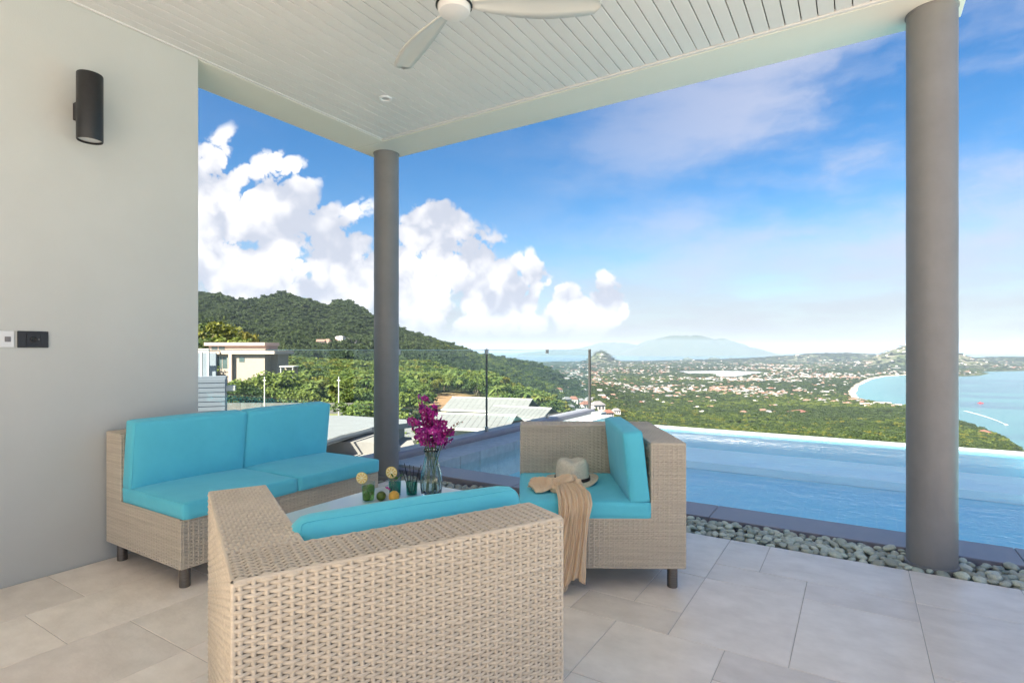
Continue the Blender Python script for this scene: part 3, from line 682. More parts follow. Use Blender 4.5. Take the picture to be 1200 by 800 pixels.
    # the loose knot: rolls of gathered cloth
    for k, (cr, cdp, cz, R1, r1, tl) in enumerate(((.280, 2.945, z0+.034, .046, .021, .35), (.252, 2.955, z0+.028, .036, .018, -.5), (.305, 2.93, z0+.030, .036, .019, .8), (.275, 2.93, z0+.050, .030, .016, 1.7))):
        m0, m1 = 40, 30; vv = []; ff = []
        for i in range(m0):
            a = 2*math.pi*i/m0; c = Vector((cr+R1*1.25*math.cos(a), cdp+R1*.72*math.sin(a), cz+R1*.5*math.sin(a+tl))); out = Vector((math.cos(a)*1.25, math.sin(a)*.72, 0)).normalized()
            for q in range(m1):
                b = 2*math.pi*q/m1; rr_ = r1*(1+.20*math.sin(6*b+3*a+k)+.12*math.sin(11*b-5*a)+.22*math.sin(2*a+k))
                vv.append(c+out*rr_*math.cos(b)+Vector((0, 0, 1))*rr_*math.sin(b))
        for i in range(m0):
            for q in range(m1): ff.append((i*m1+q, ((i+1) % m0)*m1+q, ((i+1) % m0)*m1+(q+1) % m1, i*m1+(q+1) % m1))
        g.add(vv, ff)
    g.v = [Wp(p.x, p.y, p.z) for p in g.v]; org = Wp(.28, 2.9, 0); g.v = [p - org for p in g.v]
    o = g.ob('scarf', m_, None, org, smooth=True); sm = o.modifiers.new('s', 'SOLIDIFY'); sm.thickness = .0012
    return tag(o, 'crumpled peach gauze scarf knotted on the seat and hanging to the floor', 'scarf')
scarf()

# ---------------------------------------------------------------- fittings
wl = empty('wall_light', (-3.66, 1.325, 2.51)); tag(wl, 'black cylindrical wall light on the white wall', 'wall light')
o = G().lathe([(.052, .174), (.058, .180), (.060, .176), (.060, -.176), (.058, -.180), (.052, -.176)], 48).ob('body', m_black, wl, (.135, 0, 0), smooth=True); autosmooth(o, 40)
G().lathe([(0, .165), (.053, .165)], 40).ob('top_lens', m_lens, wl, (.135, 0, 0)); G().lathe([(.053, -.170), (0, -.170)], 40).ob('bottom_lens', m_lens, wl, (.135, 0, 0))
G().box(0, .085, -.030, .030, -.047, .047, .003).ob('bracket', m_black, wl)
sw = empty('light_switch', (-3.66, .985, 1.255)); tag(sw, 'white switch plate with a small grey button on the wall', 'switch')
G().box(0, .008, -.06, .06, -.042, .042, .002).ob('plate', m_white, sw)
for y in (-.034, .034): G().box(.0081, .011, y-.012, y+.012, -.013, .013, .001).ob('button', m_grey, sw)
so = empty('power_socket', (-3.66, 1.122, 1.255)); tag(so, 'black socket plate with a round port on the wall', 'socket')
G().box(0, .009, -.064, .064, -.043, .043, .002).ob('plate', m_black2, so)
G().box(.0091, .011, -.030, .030, -.028, .028, .002).ob('insert', m_black2, so)
o = G().lathe([(.016, 0), (.016, .006), (.011, .007), (.010, .002), (0, .002)], 24).ob('port', m_black, so, (.0112, 0, 0), (0, R(90), 0), True)
G().lathe([(.004, 0), (.004, .002), (0, .0025)], 12).ob('pilot_light', m_grey, so, (.0112, .022, 0), (0, R(90), 0), True)
# ceiling fan
fp = Wp(-.275, 2.62); fan = empty('ceiling_fan', (fp.x, fp.y, 2.80)); tag(fan, 'white three-blade ceiling fan with a round light hanging from boards', 'ceiling fan')
autosmooth(G().lathe([(.0, -.012), (.045, -.010), (.072, -.002), (.078, .012), (.078, .030)], 40).ob('light_disc', mat('opal_disc', (.72,.70,.68), .35), fan, smooth=True))
autosmooth(G().lathe([(.076, .032), (.086, .034), (.088, .060), (.080, .095), (.040, .11)], 40).ob('motor', m_fan, fan, smooth=True))
G().lathe([(.080, .026), (.0875, .028), (.0875, .0335), (.080, .0335)], 40).ob('dark_ring', m_black, fan, smooth=True)
G().lathe([(.013, .10), (.013, .24)], 16).ob('rod', m_fan, fan, smooth=True); G().lathe([(.02, .215), (.055, .24), (.06, .318)], 28).ob('canopy', m_fan, fan, smooth=True)
def blade_mesh():
    v = []; n = 22
    for i in range(n+1):
        t = i/n; x = .075+.625*t
        wl_ = .035+.085*math.sin(min(1, t*1.5)*math.pi*.5)-.035*t**3; c = .022*math.sin(t*2.6)
        if t > .94: wl_ *= math.sqrt(max(.03, 1-((t-.94)/.062)**2))
        tw = -.34*(1-.5*t)
        for s in (-1, -.5, 0, .5, 1):
            y = c+s*wl_*.62; z = .048+math.sin(tw)*s*wl_*.55 - .010*s*s
            v.append((x, y, z))
    f = [(i*5+k, (i+1)*5+k, (i+1)*5+k+1, i*5+k+1) for i in range(n) for k in range(4)]
    return mesh('blade', v, f, m_fan, True)
bm_ = blade_mesh()
for k in range(3):
    o = ob('blade', bm_, fan, None, (0, 0, YAW + R(-1) + k*R(122))); s = o.modifiers.new('s', 'SOLIDIFY'); s.thickness = .008

#LANDSCAPE
# ---------------------------------------------------------------- landscape
SEA = -200.0
DL = np.array([8, 30, 60, 100, 140, 200, 300, 450, 650, 900, 1300, 1800, 2400, 3200, 4500, 6500, 9000, 11500, 14000], float)
PX = np.array([-400, 240, 330, 395, 440, 500, 570, 620, 690, 760, 900, 1060, 1150, 1210, 1600], float)
tail = [-194, -194.5, -195, -196, -215, -225]
ZT_ = np.array([
 [-8,-9,-11,-12,-12,-7,2,14,34,62,110,172,160,80,-60,-180,-195,-215,-225],
 [-8,-9,-11,-12,-12,-8,-2,6,22,48,98,172,150,60,-80,-190,-195,-215,-225],
 [-8,-9,-11,-12.5,-13,-12,-12,-12,-6,18,78,174,150,50,-90,-190,-195,-215,-225],
 [-8,-9,-11,-13,-14,-15,-16,-16,-12,8,60,146,128,40,-100,-192,-195,-215,-225],
 [-8,-9,-11,-13,-14,-15,-17,-17,-14,0,40,94,80,10,-120,-192,-195,-215,-225],
 [-8,-9,-12,-14,-14,-15,-17,-17,-14,-16,5,38,28,-20,-140,-193,-195,-215,-225],
 [-8,-9,-12,-14,-14,-15,-17,-22,-42,-58,-50,-24,-40,-110,-188,-194,-196,-215,-225],
 [-8,-9,-12,-15,-17,-20,-27,-48,-66,-80,-76,-58,-75,-135,-190,-194,-196,-215,-225],
 [-8,-10,-14,-19,-23,-29,-45,-68,-90,-110,-124,-128,-150,-190]+tail[1:],
 [-8,-12,-18,-28,-38,-50,-66,-86,-104,-127,-156,-180,-192,-194]+tail[1:],
 [-8,-14,-22,-32,-42,-54,-69,-86,-103,-127,-156,-180,-192,-194]+tail[1:],
 [-8,-14,-22,-32,-42,-54,-68,-85,-101,-126,-158,-182,-193,-194]+tail[1:],
 [-8,-14,-22,-31,-39,-47,-59,-85,-118,-155,-192,-196,-196,-195]+tail[1:],
 [-8,-14,-24,-38,-50,-68,-95,-130,-166,-195,-204,-204,-200,-196]+tail[1:],
 [-8,-16,-30,-60,-90,-130,-180,-204,-208,-208,-208,-208,-208,-208,-208,-208,-208,-215,-225]], float)
def seapt(px, y):
    d = F*(1.2-SEA)/(y-Y0); return ((px-600)/F*d, d)
bay = np.array([seapt(*q) for q in ((1420,620),(1215,527),(1172,507),(1120,492),(1085,483),(1052,478),(1034,475.5),(1016,472),(1008,468),(1003,461),(1008,452),(1022,444.5),(1038,441),(1062,439.5),(1124,441),(1150,440.2),(1162,437.5),(1150,435.5),(1200,434.5),(1280,434),(1500,440))])
lag = np.array([seapt(*q) for q in ((790,436),(800,434.6),(850,434.2),(893,435.5),(898,437.6),(880,440.5),(862,443.2),(842,443.4),(834,439.2),(806,439.2))])
def sdist(r, d, poly):
    """signed distance to a polygon, positive inside"""
    p = np.stack([r, d], -1); ins = np.zeros(r.shape, bool); best = np.full(r.shape, 1e12)
    n = len(poly)
    for i in range(n):
        a, b = poly[i], poly[(i+1) % n]; ab = b-a; ap = p-a
        t = np.clip((ap@ab)/(ab@ab), 0, 1); q = ap - t[..., None]*ab; best = np.minimum(best, (q**2).sum(-1))
        c = ((a[1] > p[..., 1]) != (b[1] > p[..., 1])) & (p[..., 0] < (b[0]-a[0])*(p[..., 1]-a[1])/(b[1]-a[1]+1e-9)+a[0]); ins ^= c
    return np.where(ins, 1, -1)*np.sqrt(best)
def vnoise(x, y, s, seed=0):
    """smooth value noise"""
    x = x/s+seed*17.3; y = y/s+seed*5.7; xi = np.floor(x).astype(int); yi = np.floor(y).astype(int); fx = x-xi; fy = y-yi
    fx = fx*fx*(3-2*fx); fy = fy*fy*(3-2*fy)
    def h(a, b):
        n = (a*374761393 + b*668265263 + seed*974711) & 0x7fffffff; n = ((n ^ (n >> 13))*1274126177) & 0x7fffffff; return ((n ^ (n >> 16)) & 0xffff)/65535.
    return (h(xi,yi)*(1-fx)+h(xi+1,yi)*fx)*(1-fy)+(h(xi,yi+1)*(1-fx)+h(xi+1,yi+1)*fx)*fy
def fbm(x, y, s, seed=0, o=4): return sum(vnoise(x, y, s/2**k, seed+k)*.5**k for k in range(o))/(2-.5**(o-1)) - .5
LD = np.log(DL)
def smooth_interp(t, xs):
    i = np.clip(np.searchsorted(xs, t)-1, 0, len(xs)-2); u = np.clip((t-xs[i])/(xs[i+1]-xs[i]), 0, 1); return i, u
hills = [(705, 8200, -8, 170, 420), (1078, 6600, 84, 480, 500), (985, 9400, -62, 1300, 500), (1185, 8300, -105, 900, 600), (870, 9300, -165, 1500, 300)]
def height(r, d):
    px = 600+F*r/np.maximum(d, 1e-3); px = np.clip(px, PX[0], PX[-1]); ld = np.log(np.clip(d, DL[0], DL[-1]))
    i, u = smooth_interp(px, PX); j, w = smooth_interp(ld, LD); u = u*u*(3-2*u); 
    z = (ZT_[i,j]*(1-u)+ZT_[i+1,j]*u)*(1-w) + (ZT_[i,j+1]*(1-u)+ZT_[i+1,j+1]*u)*w
    amp = np.interp(d, [0, 80, 300, 900, 1800, 3000, 5000], [0, .6, 4, 16, 34, 14, 3]); amp = amp*np.where(px < 720, 1., .55)
    z = z + amp*(fbm(r, d, 520, 3)*1.2 + .35*fbm(r, d, 120, 9))
    rp_ = np.interp(px, [234,262,280,292,310,330,345,358,372,385,392,405,418,428,440,470,500,520,545,560,575,600], [348,352,358,359,351,346,349,354,357,361,356,354,358,364,374,386,394,400,408,414,418,423])
    g_ = np.exp(-((ld-math.log(1800))/.22)**2)*np.clip((620-px)/60, 0, 1)*np.clip((px-150)/80, 0, 1)
    z = z*(1-g_) + g_*(1.2+(Y0-rp_)/F*1800-11+6*fbm(r, d, 60, 13, 3))
    gul = np.abs(fbm(r+.25*d, d*.35, 210, 17, 4))*np.interp(d, [500, 800, 1500, 1800, 2200], [0, 55, 55, 0, 30])*np.clip((700-px)/80, 0, 1); z = z-gul
    for hp_, hd, hz, sr, sd_ in hills:
        hr = (hp_-600)/F*hd; z = z + np.maximum(0, hz+195)*np.exp(-((r-hr)/sr)**2-((d-hd)/sd_)**2)*(1+.25*fbm(r, d, 500, 6))
    sb = sdist(r, d, bay); t = np.clip((sb+70)/110, 0, 1); coast = np.where(d > 1500, -199.0, -192.0)
    z = np.where(sb > -70, np.minimum(z, z*(1-t) + (SEA-5)*t), z)
    z = np.where(sb > 0, np.minimum(z, SEA-.5-np.minimum(sb*.03, 6)), z)
    sl = sdist(r, d, lag); z = np.where(sl > 0, SEA+1.0, np.where(sl > -60, np.minimum(z, SEA+4.5), z))
    return z
def ground_material():
    m = bpy.data.materials.new('ground_cover'); m.use_nodes = True; N, L = m.node_tree.nodes, m.node_tree.links; b = N['Principled BSDF']; b.inputs['Roughness'].default_value = .95; b.inputs['Specular IOR Level'].default_value = .1
    g = N.new('ShaderNodeNewGeometry')
    def nz(s, d=6):
        n = N.new('ShaderNodeTexNoise'); L.new(g.outputs['Position'], n.inputs['Vector']); n.inputs['Scale'].default_value = s; n.inputs['Detail'].default_value = d; n.inputs['Roughness'].default_value = .65; return n.outputs[0]
    def mr(x, a, b_):
        n = N.new('ShaderNodeMapRange'); L.new(x, n.inputs[0]); n.inputs[1].default_value = a; n.inputs[2].default_value = b_; return n.outputs[0]
    def mx(f, a, b_):
        n = N.new('ShaderNodeMix'); n.data_type = 'RGBA'; L.new(f, n.inputs[0])
        for k, v in ((6, a), (7, b_)):
            if isinstance(v, tuple): n.inputs[k].default_value = (*v, 1)
            else: L.new(v, n.inputs[k])
        return n.outputs[2]
    c = mx(mr(nz(.010), .35, .65), (.026,.044,.014), (.052,.070,.022))
    c = mx(mr(nz(.05), .45, .7), c, (.035,.052,.020))
    c = mx(mr(nz(.022, 8), .60, .70), c, (.12,.09,.05))
    at_ = N.new('ShaderNodeAttribute'); at_.attribute_name = 'soil'; c = mx(at_.outputs['Fac'], c, (.26,.155,.085))
    at2 = N.new('ShaderNodeAttribute'); at2.attribute_name = 'sand'; c = mx(at2.outputs['Fac'], c, (.46,.40,.32))
    at3 = N.new('ShaderNodeAttribute'); at3.attribute_name = 'town'; k = N.new('ShaderNodeMath'); k.operation = 'MULTIPLY'; L.new(at3.outputs['Fac'], k.inputs[0]); L.new(mr(nz(.02, 5), .42, .62), k.inputs[1]); c = mx(k.outputs[0], c, (.22,.19,.165))
    L.new(c, b.inputs['Base Color']); return m
def town_density(r, d):
    px = 600+F*r/np.maximum(d, 1); y = Y0+F*(1.2-SEA)/np.maximum(d, 1)
    t = np.interp(d, [1500, 2100, 2600, 6000, 9000, 10500], [0.03, .35, .85, .8, .5, 0])*np.interp(px, [600, 690, 800, 900, 1040, 1230], [0, .55, .6, 1, .9, .6])
    n = fbm(r, d, 500, 21, 3)+.5; t = t*np.clip((n-.30)*3.2, .06, 1)
    return t*(sdist(r, d, bay) < -50)*(sdist(r, d, lag) < -40)
def terrain():
    th = np.radians(np.concatenate([np.linspace(-62, -33, 24, endpoint=False), np.linspace(-33, 46, 400, endpoint=False), np.linspace(46, 62, 14)]))
    dd = np.exp(np.concatenate([np.linspace(math.log(7), math.log(400), 60, endpoint=False), np.linspace(math.log(400), math.log(2600), 110, endpoint=False), np.linspace(math.log(2600), math.log(14000), 130)]))
    T_, D_ = np.meshgrid(th, dd, indexing='ij'); r = np.tan(T_)*D_; z = height(r, D_)
    X = -SA*D_+CA*r; Y = CA*D_+SA*r; v = np.stack([X, Y, z], -1).reshape(-1, 3)
    a, b = T_.shape; idx = np.arange(a*b).reshape(a, b); q = np.stack([idx[:-1,:-1], idx[1:,:-1], idx[1:,1:], idx[:-1,1:]], -1).reshape(-1, 4)
    me = npmesh('terrain', v, q, ground_material()); px = 600+F*np.tan(T_)
    soil = np.exp(-((px-528)/26)**2-((np.log(D_)-math.log(165))/.20)**2)*np.clip(1.3+2*fbm(r, D_, 30, 4), 0, 1.3) + .7*np.exp(-((px-300)/30)**2-((np.log(D_)-math.log(108))/.10)**2)
    sb = sdist(r, D_, bay); sand = ((sb > -34) & (sb < 12) & (px > 985) & (px < 1068) & (D_ > 2100)).astype(float)
    for n, arr in (('soil', np.clip(soil*1.6, 0, 1)), ('sand', sand), ('town', town_density(r, D_))):
        at_ = me.attributes.new(n, 'FLOAT', 'POINT'); at_.data.foreach_set('value', arr.ravel().astype(np.float32))
    tag(ob('terrain', me), kind='structure')
terrain()
def sea_material():
    m = bpy.data.materials.new('sea_water'); m.use_nodes = True; N, L = m.node_tree.nodes, m.node_tree.links; b = N['Principled BSDF']; b.inputs['Roughness'].default_value = .22; b.inputs['Specular IOR Level'].default_value = .5
    g = N.new('ShaderNodeNewGeometry'); at_ = N.new('ShaderNodeAttribute'); at_.attribute_name = 'shallow'
    mp = N.new('ShaderNodeMapping'); L.new(g.outputs['Position'], mp.inputs[0]); mp.inputs['Scale'].default_value = (.0016, .0042, .002); mp.inputs['Rotation'].default_value = (0, 0, R(-60))
    n = N.new('ShaderNodeTexNoise'); L.new(mp.outputs[0], n.inputs['Vector']); n.inputs['Scale'].default_value = 1; n.inputs['Detail'].default_value = 5
    r = N.new('ShaderNodeMapRange'); L.new(n.outputs[0], r.inputs[0]); r.inputs[1].default_value = .44; r.inputs[2].default_value = .58
    m1 = N.new('ShaderNodeMix'); m1.data_type = 'RGBA'; L.new(r.outputs[0], m1.inputs[0]); m1.inputs[6].default_value = (.036,.12,.13,1); m1.inputs[7].default_value = (.024,.062,.095,1)
    m2 = N.new('ShaderNodeMix'); m2.data_type = 'RGBA'; L.new(at_.outputs['Fac'], m2.inputs[0]); L.new(m1.outputs[2], m2.inputs[6]); m2.inputs[7].default_value = (.05,.17,.17,1); L.new(m2.outputs[2], b.inputs['Base Color'])
    w = N.new('ShaderNodeTexNoise'); L.new(g.outputs['Position'], w.inputs['Vector']); w.inputs['Scale'].default_value = .25; w.inputs['Detail'].default_value = 4
    bp = N.new('ShaderNodeBump'); bp.inputs['Distance'].default_value = .35; L.new(w.outputs[0], bp.inputs['Height']); L.new(bp.outputs[0], b.inputs['Normal']); return m
def sea():
    c = np.concatenate([-np.geomspace(40000, 5200, 10), np.linspace(-5000, 5000, 81), np.geomspace(5200, 40000, 10)]); X, Y = np.meshgrid(c, c, indexing='ij')
    r = CA*X+SA*Y; d = -SA*X+CA*Y; idx = np.arange(X.size).reshape(X.shape); q = np.stack([idx[:-1,:-1], idx[1:,:-1], idx[1:,1:], idx[:-1,1:]], -1).reshape(-1, 4)
    me = npmesh('sea', np.stack([X, Y, np.full_like(X, SEA)], -1).reshape(-1, 3), q, sea_material(), False)
    sb = sdist(r, d, bay); sh = np.exp(-np.clip(sb, 0, 1e9)/420)*(sb > -200)*np.interp(600+F*r/np.maximum(d, 1), [1060, 1150], [1, .25]); at_ = me.attributes.new('shallow', 'FLOAT', 'POINT'); at_.data.foreach_set('value', sh.ravel().astype(np.float32))
    tag(ob('sea', me), kind='structure')
sea()
lg = np.array(lag); tag(ob('lagoon', mesh('lagoon', [Wp(a, b, SEA+1.6) for a, b in lg*1.0], [tuple(range(len(lg)))], mat('lagoon_water', (.42,.42,.42), .15, (.36,.37,.38), .01))), kind='structure')
# distant islands across the strait
m_isl = mat('island_forest', (.03,.05,.035), .95, (.045,.06,.04), .004)
def island(px, d, w, dp, h, seed, label):
    n, k = 60, 16; v = []; f = []
    for i in range(n+1):
        for j in range(k+1):
            a, b = 2*i/n-1, 2*j/k-1; e = max(0, 1-a*a)**.7*max(0, 1-b*b)**.8
            hh = h*e*(.62+.9*(float(fbm(np.array(a*3.1), np.array(b*.8), 1., seed, 4))+.35))
            v.append((a*w/2, b*dp/2, hh-3 if e < .02 else hh))
    f = [(i*(k+1)+j, (i+1)*(k+1)+j, (i+1)*(k+1)+j+1, i*(k+1)+j+1) for i in range(n) for j in range(k)]
    p = at(px, d, SEA); o = ob('island', mesh('island', v, f, m_isl, True), None, p, (0, 0, YAW)); return tag(o, label, 'island')
island(812, 20000, 5400, 2600, 640, 3, 'long hazy blue mountainous island on the sea horizon')
island(718, 22000, 4200, 2400, 470, 8, 'lower faint hazy island joining the big island at its end')
for px, d, w, h in ((806, 11600, 210, 26), (837, 11800, 300, 20), (858, 11900, 260, 18)): island(px, d, w, 120, h*2, int(px), 'tiny dark islet lying low in the strait')['group'] = 'islets in the strait'
island(918, 11800, 900, 300, 80, 31, 'small low wooded islet off the far headland')
island(660, 21500, 3600, 1500, 190, 12, 'thin low hazy coastline strip behind the glass balustrade')

# ---------------------------------------------------------------- vegetation
def leaf_material(name, c1, c2, rnd=.35):
    m = bpy.data.materials.new(name); m.use_nodes = True; N, L = m.node_tree.nodes, m.node_tree.links; b = N['Principled BSDF']; b.inputs['Roughness'].default_value = .65; b.inputs['Specular IOR Level'].default_value = .25
    oi = N.new('ShaderNodeObjectInfo'); g = N.new('ShaderNodeNewGeometry')
    mx = N.new('ShaderNodeMix'); mx.data_type = 'RGBA'; L.new(oi.outputs['Random'], mx.inputs[0]); mx.inputs[6].default_value = (*c1, 1); mx.inputs[7].default_value = (*c2, 1)
    h = N.new('ShaderNodeHueSaturation'); L.new(mx.outputs[2], h.inputs['Color'])
    r = N.new('ShaderNodeMapRange'); L.new(g.outputs['Random Per Island'], r.inputs[0]); r.inputs[3].default_value = 1-rnd; r.inputs[4].default_value = 1+rnd; L.new(r.outputs[0], h.inputs['Value'])
    r2 = N.new('ShaderNodeMapRange'); L.new(g.outputs['Random Per Island'], r2.inputs[0]); r2.inputs[3].default_value = .515; r2.inputs[4].default_value = .485; L.new(r2.outputs[0], h.inputs['Hue'])
    L.new(h.outputs[0], b.inputs['Base Color'])
    t = N.new('ShaderNodeBsdfTranslucent'); L.new(h.outputs[0], t.inputs[0]); ms = N.new('ShaderNodeMixShader'); ms.inputs[0].default_value = .35
    L.new(b.outputs[0], ms.inputs[1]); L.new(t.outputs[0], ms.inputs[2]); L.new(ms.outputs[0], N['Material Output'].inputs[0]); return m
m_leafA = leaf_material('broadleaf_light', (0.0805,0.1279,0.0265), (0.1422,0.1801,0.0379))
m_leafB = leaf_material('broadleaf_dark', (0.0316,0.0588,0.0162), (0.0588,0.0948,0.0235))
m_leafC = leaf_material('dark_forest_cloud_shade', (0.0321,0.0583,0.0233), (0.0583,0.0904,0.0321))  # dark green carries the cloud shadow lying over the mountain
m_leafY = leaf_material('yellow_green_leaf', (0.1689,0.1605,0.0296), (0.1182,0.1436,0.0253))
m_palm = leaf_material('palm_frond', (0.1025,0.1537,0.0384), (0.1666,0.1986,0.0514), .25)
m_bark = mat('bark', (.12,.09,.065), .9, (.08,.06,.045), 4)
def crown_mesh(name, seed, n, m_, leaf=.34, lob=7, flat=.8):
    """unit-size crown: leaf clumps scattered through several overlapping lobes, centre of the tree at z=.62, top at 1"""
    rr = np.random.default_rng(seed); cen = np.concatenate([rr.normal(0, .20, (lob, 2)), rr.uniform(.46, .80, (lob, 1))], 1); rad = rr.uniform(.15, .25, lob)
    V_ = []; Q = []
    for i in range(n):
        k = rr.integers(lob); u = rr.normal(size=3); u /= np.linalg.norm(u); u[2] = u[2]*flat if u[2] > 0 else u[2]*.55
        p = cen[k]+u*rad[k]*rr.uniform(.55, 1.08); s = leaf*rr.uniform(.09, .22)
        nrm = u+rr.normal(0, .55, 3); nrm /= np.linalg.norm(nrm); t = np.cross(nrm, rr.normal(size=3)); t /= np.linalg.norm(t); b = np.cross(nrm, t)
        o = len(V_); V_ += [p-t*s-b*s*.7+nrm*s*-.25, p+t*s*.9-b*s*.8, p+t*s*.8+b*s*.9-nrm*s*.25, p-t*s*.8+b*s*.7]; Q.append((o, o+1, o+2, o+3))
    return npmesh(name, np.array(V_), np.array(Q), m_, False)
def trunk_mesh(seed):
    rr = random.Random(seed); g = G(); top = Vector((rr.uniform(-.05, .05), rr.uniform(-.05, .05), .5)); g.tube([(0, 0, -.08), (.01, 0, .2), top], [.035, .028, .018], 6)
    for k in range(4):
        a = k*1.6+rr.random(); g.tube([top*(.6+.1*k), (top.x+.16*math.cos(a), top.y+.16*math.sin(a), .68)], [.016, .006], 5)
    return g.mesh('trunk', m_bark, True)
def palm_mesh(seed, lean=0.):
    rr = random.Random(seed); V_ = []; Fc = []
    nf = 15
    for k in range(nf):
        a = 2*math.pi*k/nf+rr.uniform(-.2, .2); up = rr.uniform(-.15, .85); Lf = rr.uniform(.26, .34); prev = None; st = 5
        for i in range(st+1):
            t = i/st; x = Lf*t*math.cos(up*.7); z = .90+Lf*(math.sin(up)*t-.75*t*t*(1-.2*up)); w = .055*math.sin(math.pi*(.1+.88*t))
            c = Vector((x*math.cos(a), x*math.sin(a), z)); sd_ = Vector((-math.sin(a), math.cos(a), -.35)); sd2 = Vector((math.sin(a), -math.cos(a), -.35))
            o = len(V_); V_ += [c, c+sd_*w, c+sd2*w]
            if i: Fc += [(o-3, o, o+1, o-2), (o-3, o-1, o+2, o)]
    return mesh('crown', V_, Fc, m_palm, False)
def palm_trunk(seed):
    rr = random.Random(seed); a = rr.uniform(-.05, .05); return G().tube([(0, 0, -.05), (a*.4, a*.2, .35), (a, a*.6, .7), (a*.3, 0, .905)], [.020, .014, .012, .011], 6).mesh('trunk', m_bark, True)
kinds = {'A': [crown_mesh('crown', s, 1500, m_leafA, .17, 11) for s in (1, 2)], 'B': [crown_mesh('crown', s, 1500, m_leafB, .17, 11) for s in (3, 4)], 'Y': [crown_mesh('crown', 5, 1300, m_leafY, .17, 9)], 'P': [palm_mesh(s) for s in (1, 2, 3)]}
trunks = [trunk_mesh(s) for s in (1, 2)]; ptr = [palm_trunk(s) for s in (1, 2, 3)]
def make_tree(kind, p, h, label, group, wide=1.):
    palm = kind == 'P'; e = empty('palm_tree' if palm else 'broadleaf_tree', p, random.uniform(0, 6.28)); e.scale = (h*wide, h*wide, h); tag(e, label, 'palm tree' if palm else 'tree', group)
    k = random.randrange(3)
    ob('crown', kinds[kind][k % len(kinds[kind])], e); ob('trunk', ptr[k] if palm else trunks[k % 2], e); return e
# candidate positions over the visible slopes
def scatter():
    out = []
    th0, th1 = R(-30.5), R(44)
    d = 95.
    while d < 9500:
        s = max(5.6, d/150.); n = int((th1-th0)*d/math.cos(.3)/s)
        th = th0+(th1-th0)*(np.arange(n)+rng.random(n))/max(n, 1); dd = d+s*rng.random(n); out.append(np.stack([np.tan(th)*dd, dd, np.full(n, s)], -1)); d += s
    return np.concatenate(out)
P_ = scatter(); r_, d_, s_ = P_.T; z_ = height(r_, d_); px_ = 600+F*r_/d_
hgt = s_*rng.uniform(.95, 1.55, len(s_)); wid_ = hgt*1.3; hgt = np.minimum(hgt, rng.uniform(7, 14, len(hgt))); 
keep = (z_ > SEA+3.2) & (sdist(r_, d_, bay) < -38)
soilm = np.exp(-((px_-528)/26)**2-((np.log(d_)-math.log(165))/.20)**2); keep &= soilm < .42
keep &= rng.random(len(r_)) > np.clip(1.05*town_density(r_, d_), 0, .93)
clear = (px_ < 452) & (d_ < 150); keep &= ~clear; keep &= ~((px_ > 240) & (px_ < 345) & (d_ < 196)); keep &= ~((d_ < 112)); keep &= ~((px_ > 494) & (px_ < 570) & (d_ < 176))
gapn = fbm(r_, d_, 90, 31, 3); keep &= ~((gapn > .23) & (d_ < 1500))
# line of sight from the terrace
el_top = (z_+hgt-1.2)/d_; order = np.argsort(d_); bins = np.clip(((np.arctan(r_/d_)+.62)/1.45*700).astype(int), 0, 699); hor = np.full(700, -9.); vis = np.zeros(len(r_), bool)
for i in order:
    b = bins[i]
    if el_top[i] > hor[b]-.004: vis[i] = True
    g_ = (z_[i]+ (hgt[i]*.55 if keep[i] else 0)-1.2)/d_[i]
    if g_ > hor[b]: hor[b] = g_
keep &= vis
ytop = Y0-F*el_top; lim = np.interp(px_, [230, 440, 470, 620, 700, 780, 1060, 1200], [500, 520, 530, 505, 498, 505, 523, 535]); keep &= ytop < lim
r_, d_, s_, z_, px_, hgt, wid_ = (q[keep] for q in (r_, d_, s_, z_, px_, hgt, wid_)); N_ = len(r_)
# species: bright mixed planting on the near slopes, mountain forest darkened for cloud shadow
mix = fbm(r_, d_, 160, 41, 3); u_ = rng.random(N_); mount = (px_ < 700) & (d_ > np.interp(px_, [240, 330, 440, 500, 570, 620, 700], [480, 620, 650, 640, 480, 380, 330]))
sp = np.where(mount, 'C', np.where(u_ < .30+mix, 'A', np.where(u_ < .52+mix, 'B', np.where(u_ < .90, 'P', 'Y'))))
sp = np.where(~mount & (px_ > 690), np.where(u_ < .14+1.3*mix, 'A', np.where(u_ < .72+.8*mix, 'B', np.where(u_ < .95, 'C', 'Y'))), sp)
mix2 = fbm(r_, d_, 420, 77, 4)
sp = np.where((d_ > 1350+900*mix2) & ~mount, np.where(u_ < .12+1.8*mix2, 'A', np.where(u_ < .58+1.5*mix2, 'B', 'C')), sp)
hgt = np.where(mount, rng.uniform(5, 13, N_)+np.where(rng.random(N_) < .05, 8, 0), hgt)
sp = np.where(mount, np.where(u_ < -.02+2.2*mix2, 'A', np.where(u_ < .25+2.4*mix2, 'B', 'C')), sp)  # lighter tree colours on the mountain imitate sunlit patches
wid_ = np.where(sp == 'P', hgt, wid_)
app = hgt/d_*((sp != 'C') & ~mount); big = set(np.argsort(-app)[:225].tolist())
lab = {'A': 'leafy light green tree on the slope below the terrace', 'B': 'dense dark green tree on the slope below the terrace', 'P': 'coconut palm in the grove on the slope below', 'Y': 'yellowish green tree among darker trees on the slope'}
def where(px, d):
    if px < 345: return 'behind the beige villa'
    if px < 440: return 'behind the long garden wall' if d < 190 else 'in the grove below the mountain villas'
    if px < 505: return 'beyond the orchids and the slate roof'
    if px < 562: return 'around the bare orange soil' if d < 230 else 'uphill of the bare orange soil'
    if px < 700: return 'on the green ridge behind the pale roofs'
    if px < 980: return 'on the slope beyond the pool edge' if d < 620 else 'where the slope meets the plain'
    return 'on the headland above the bay'
lab = {'A': 'leafy light green tree', 'B': 'dense dark green tree', 'P': 'coconut palm', 'Y': 'yellowish green tree'}
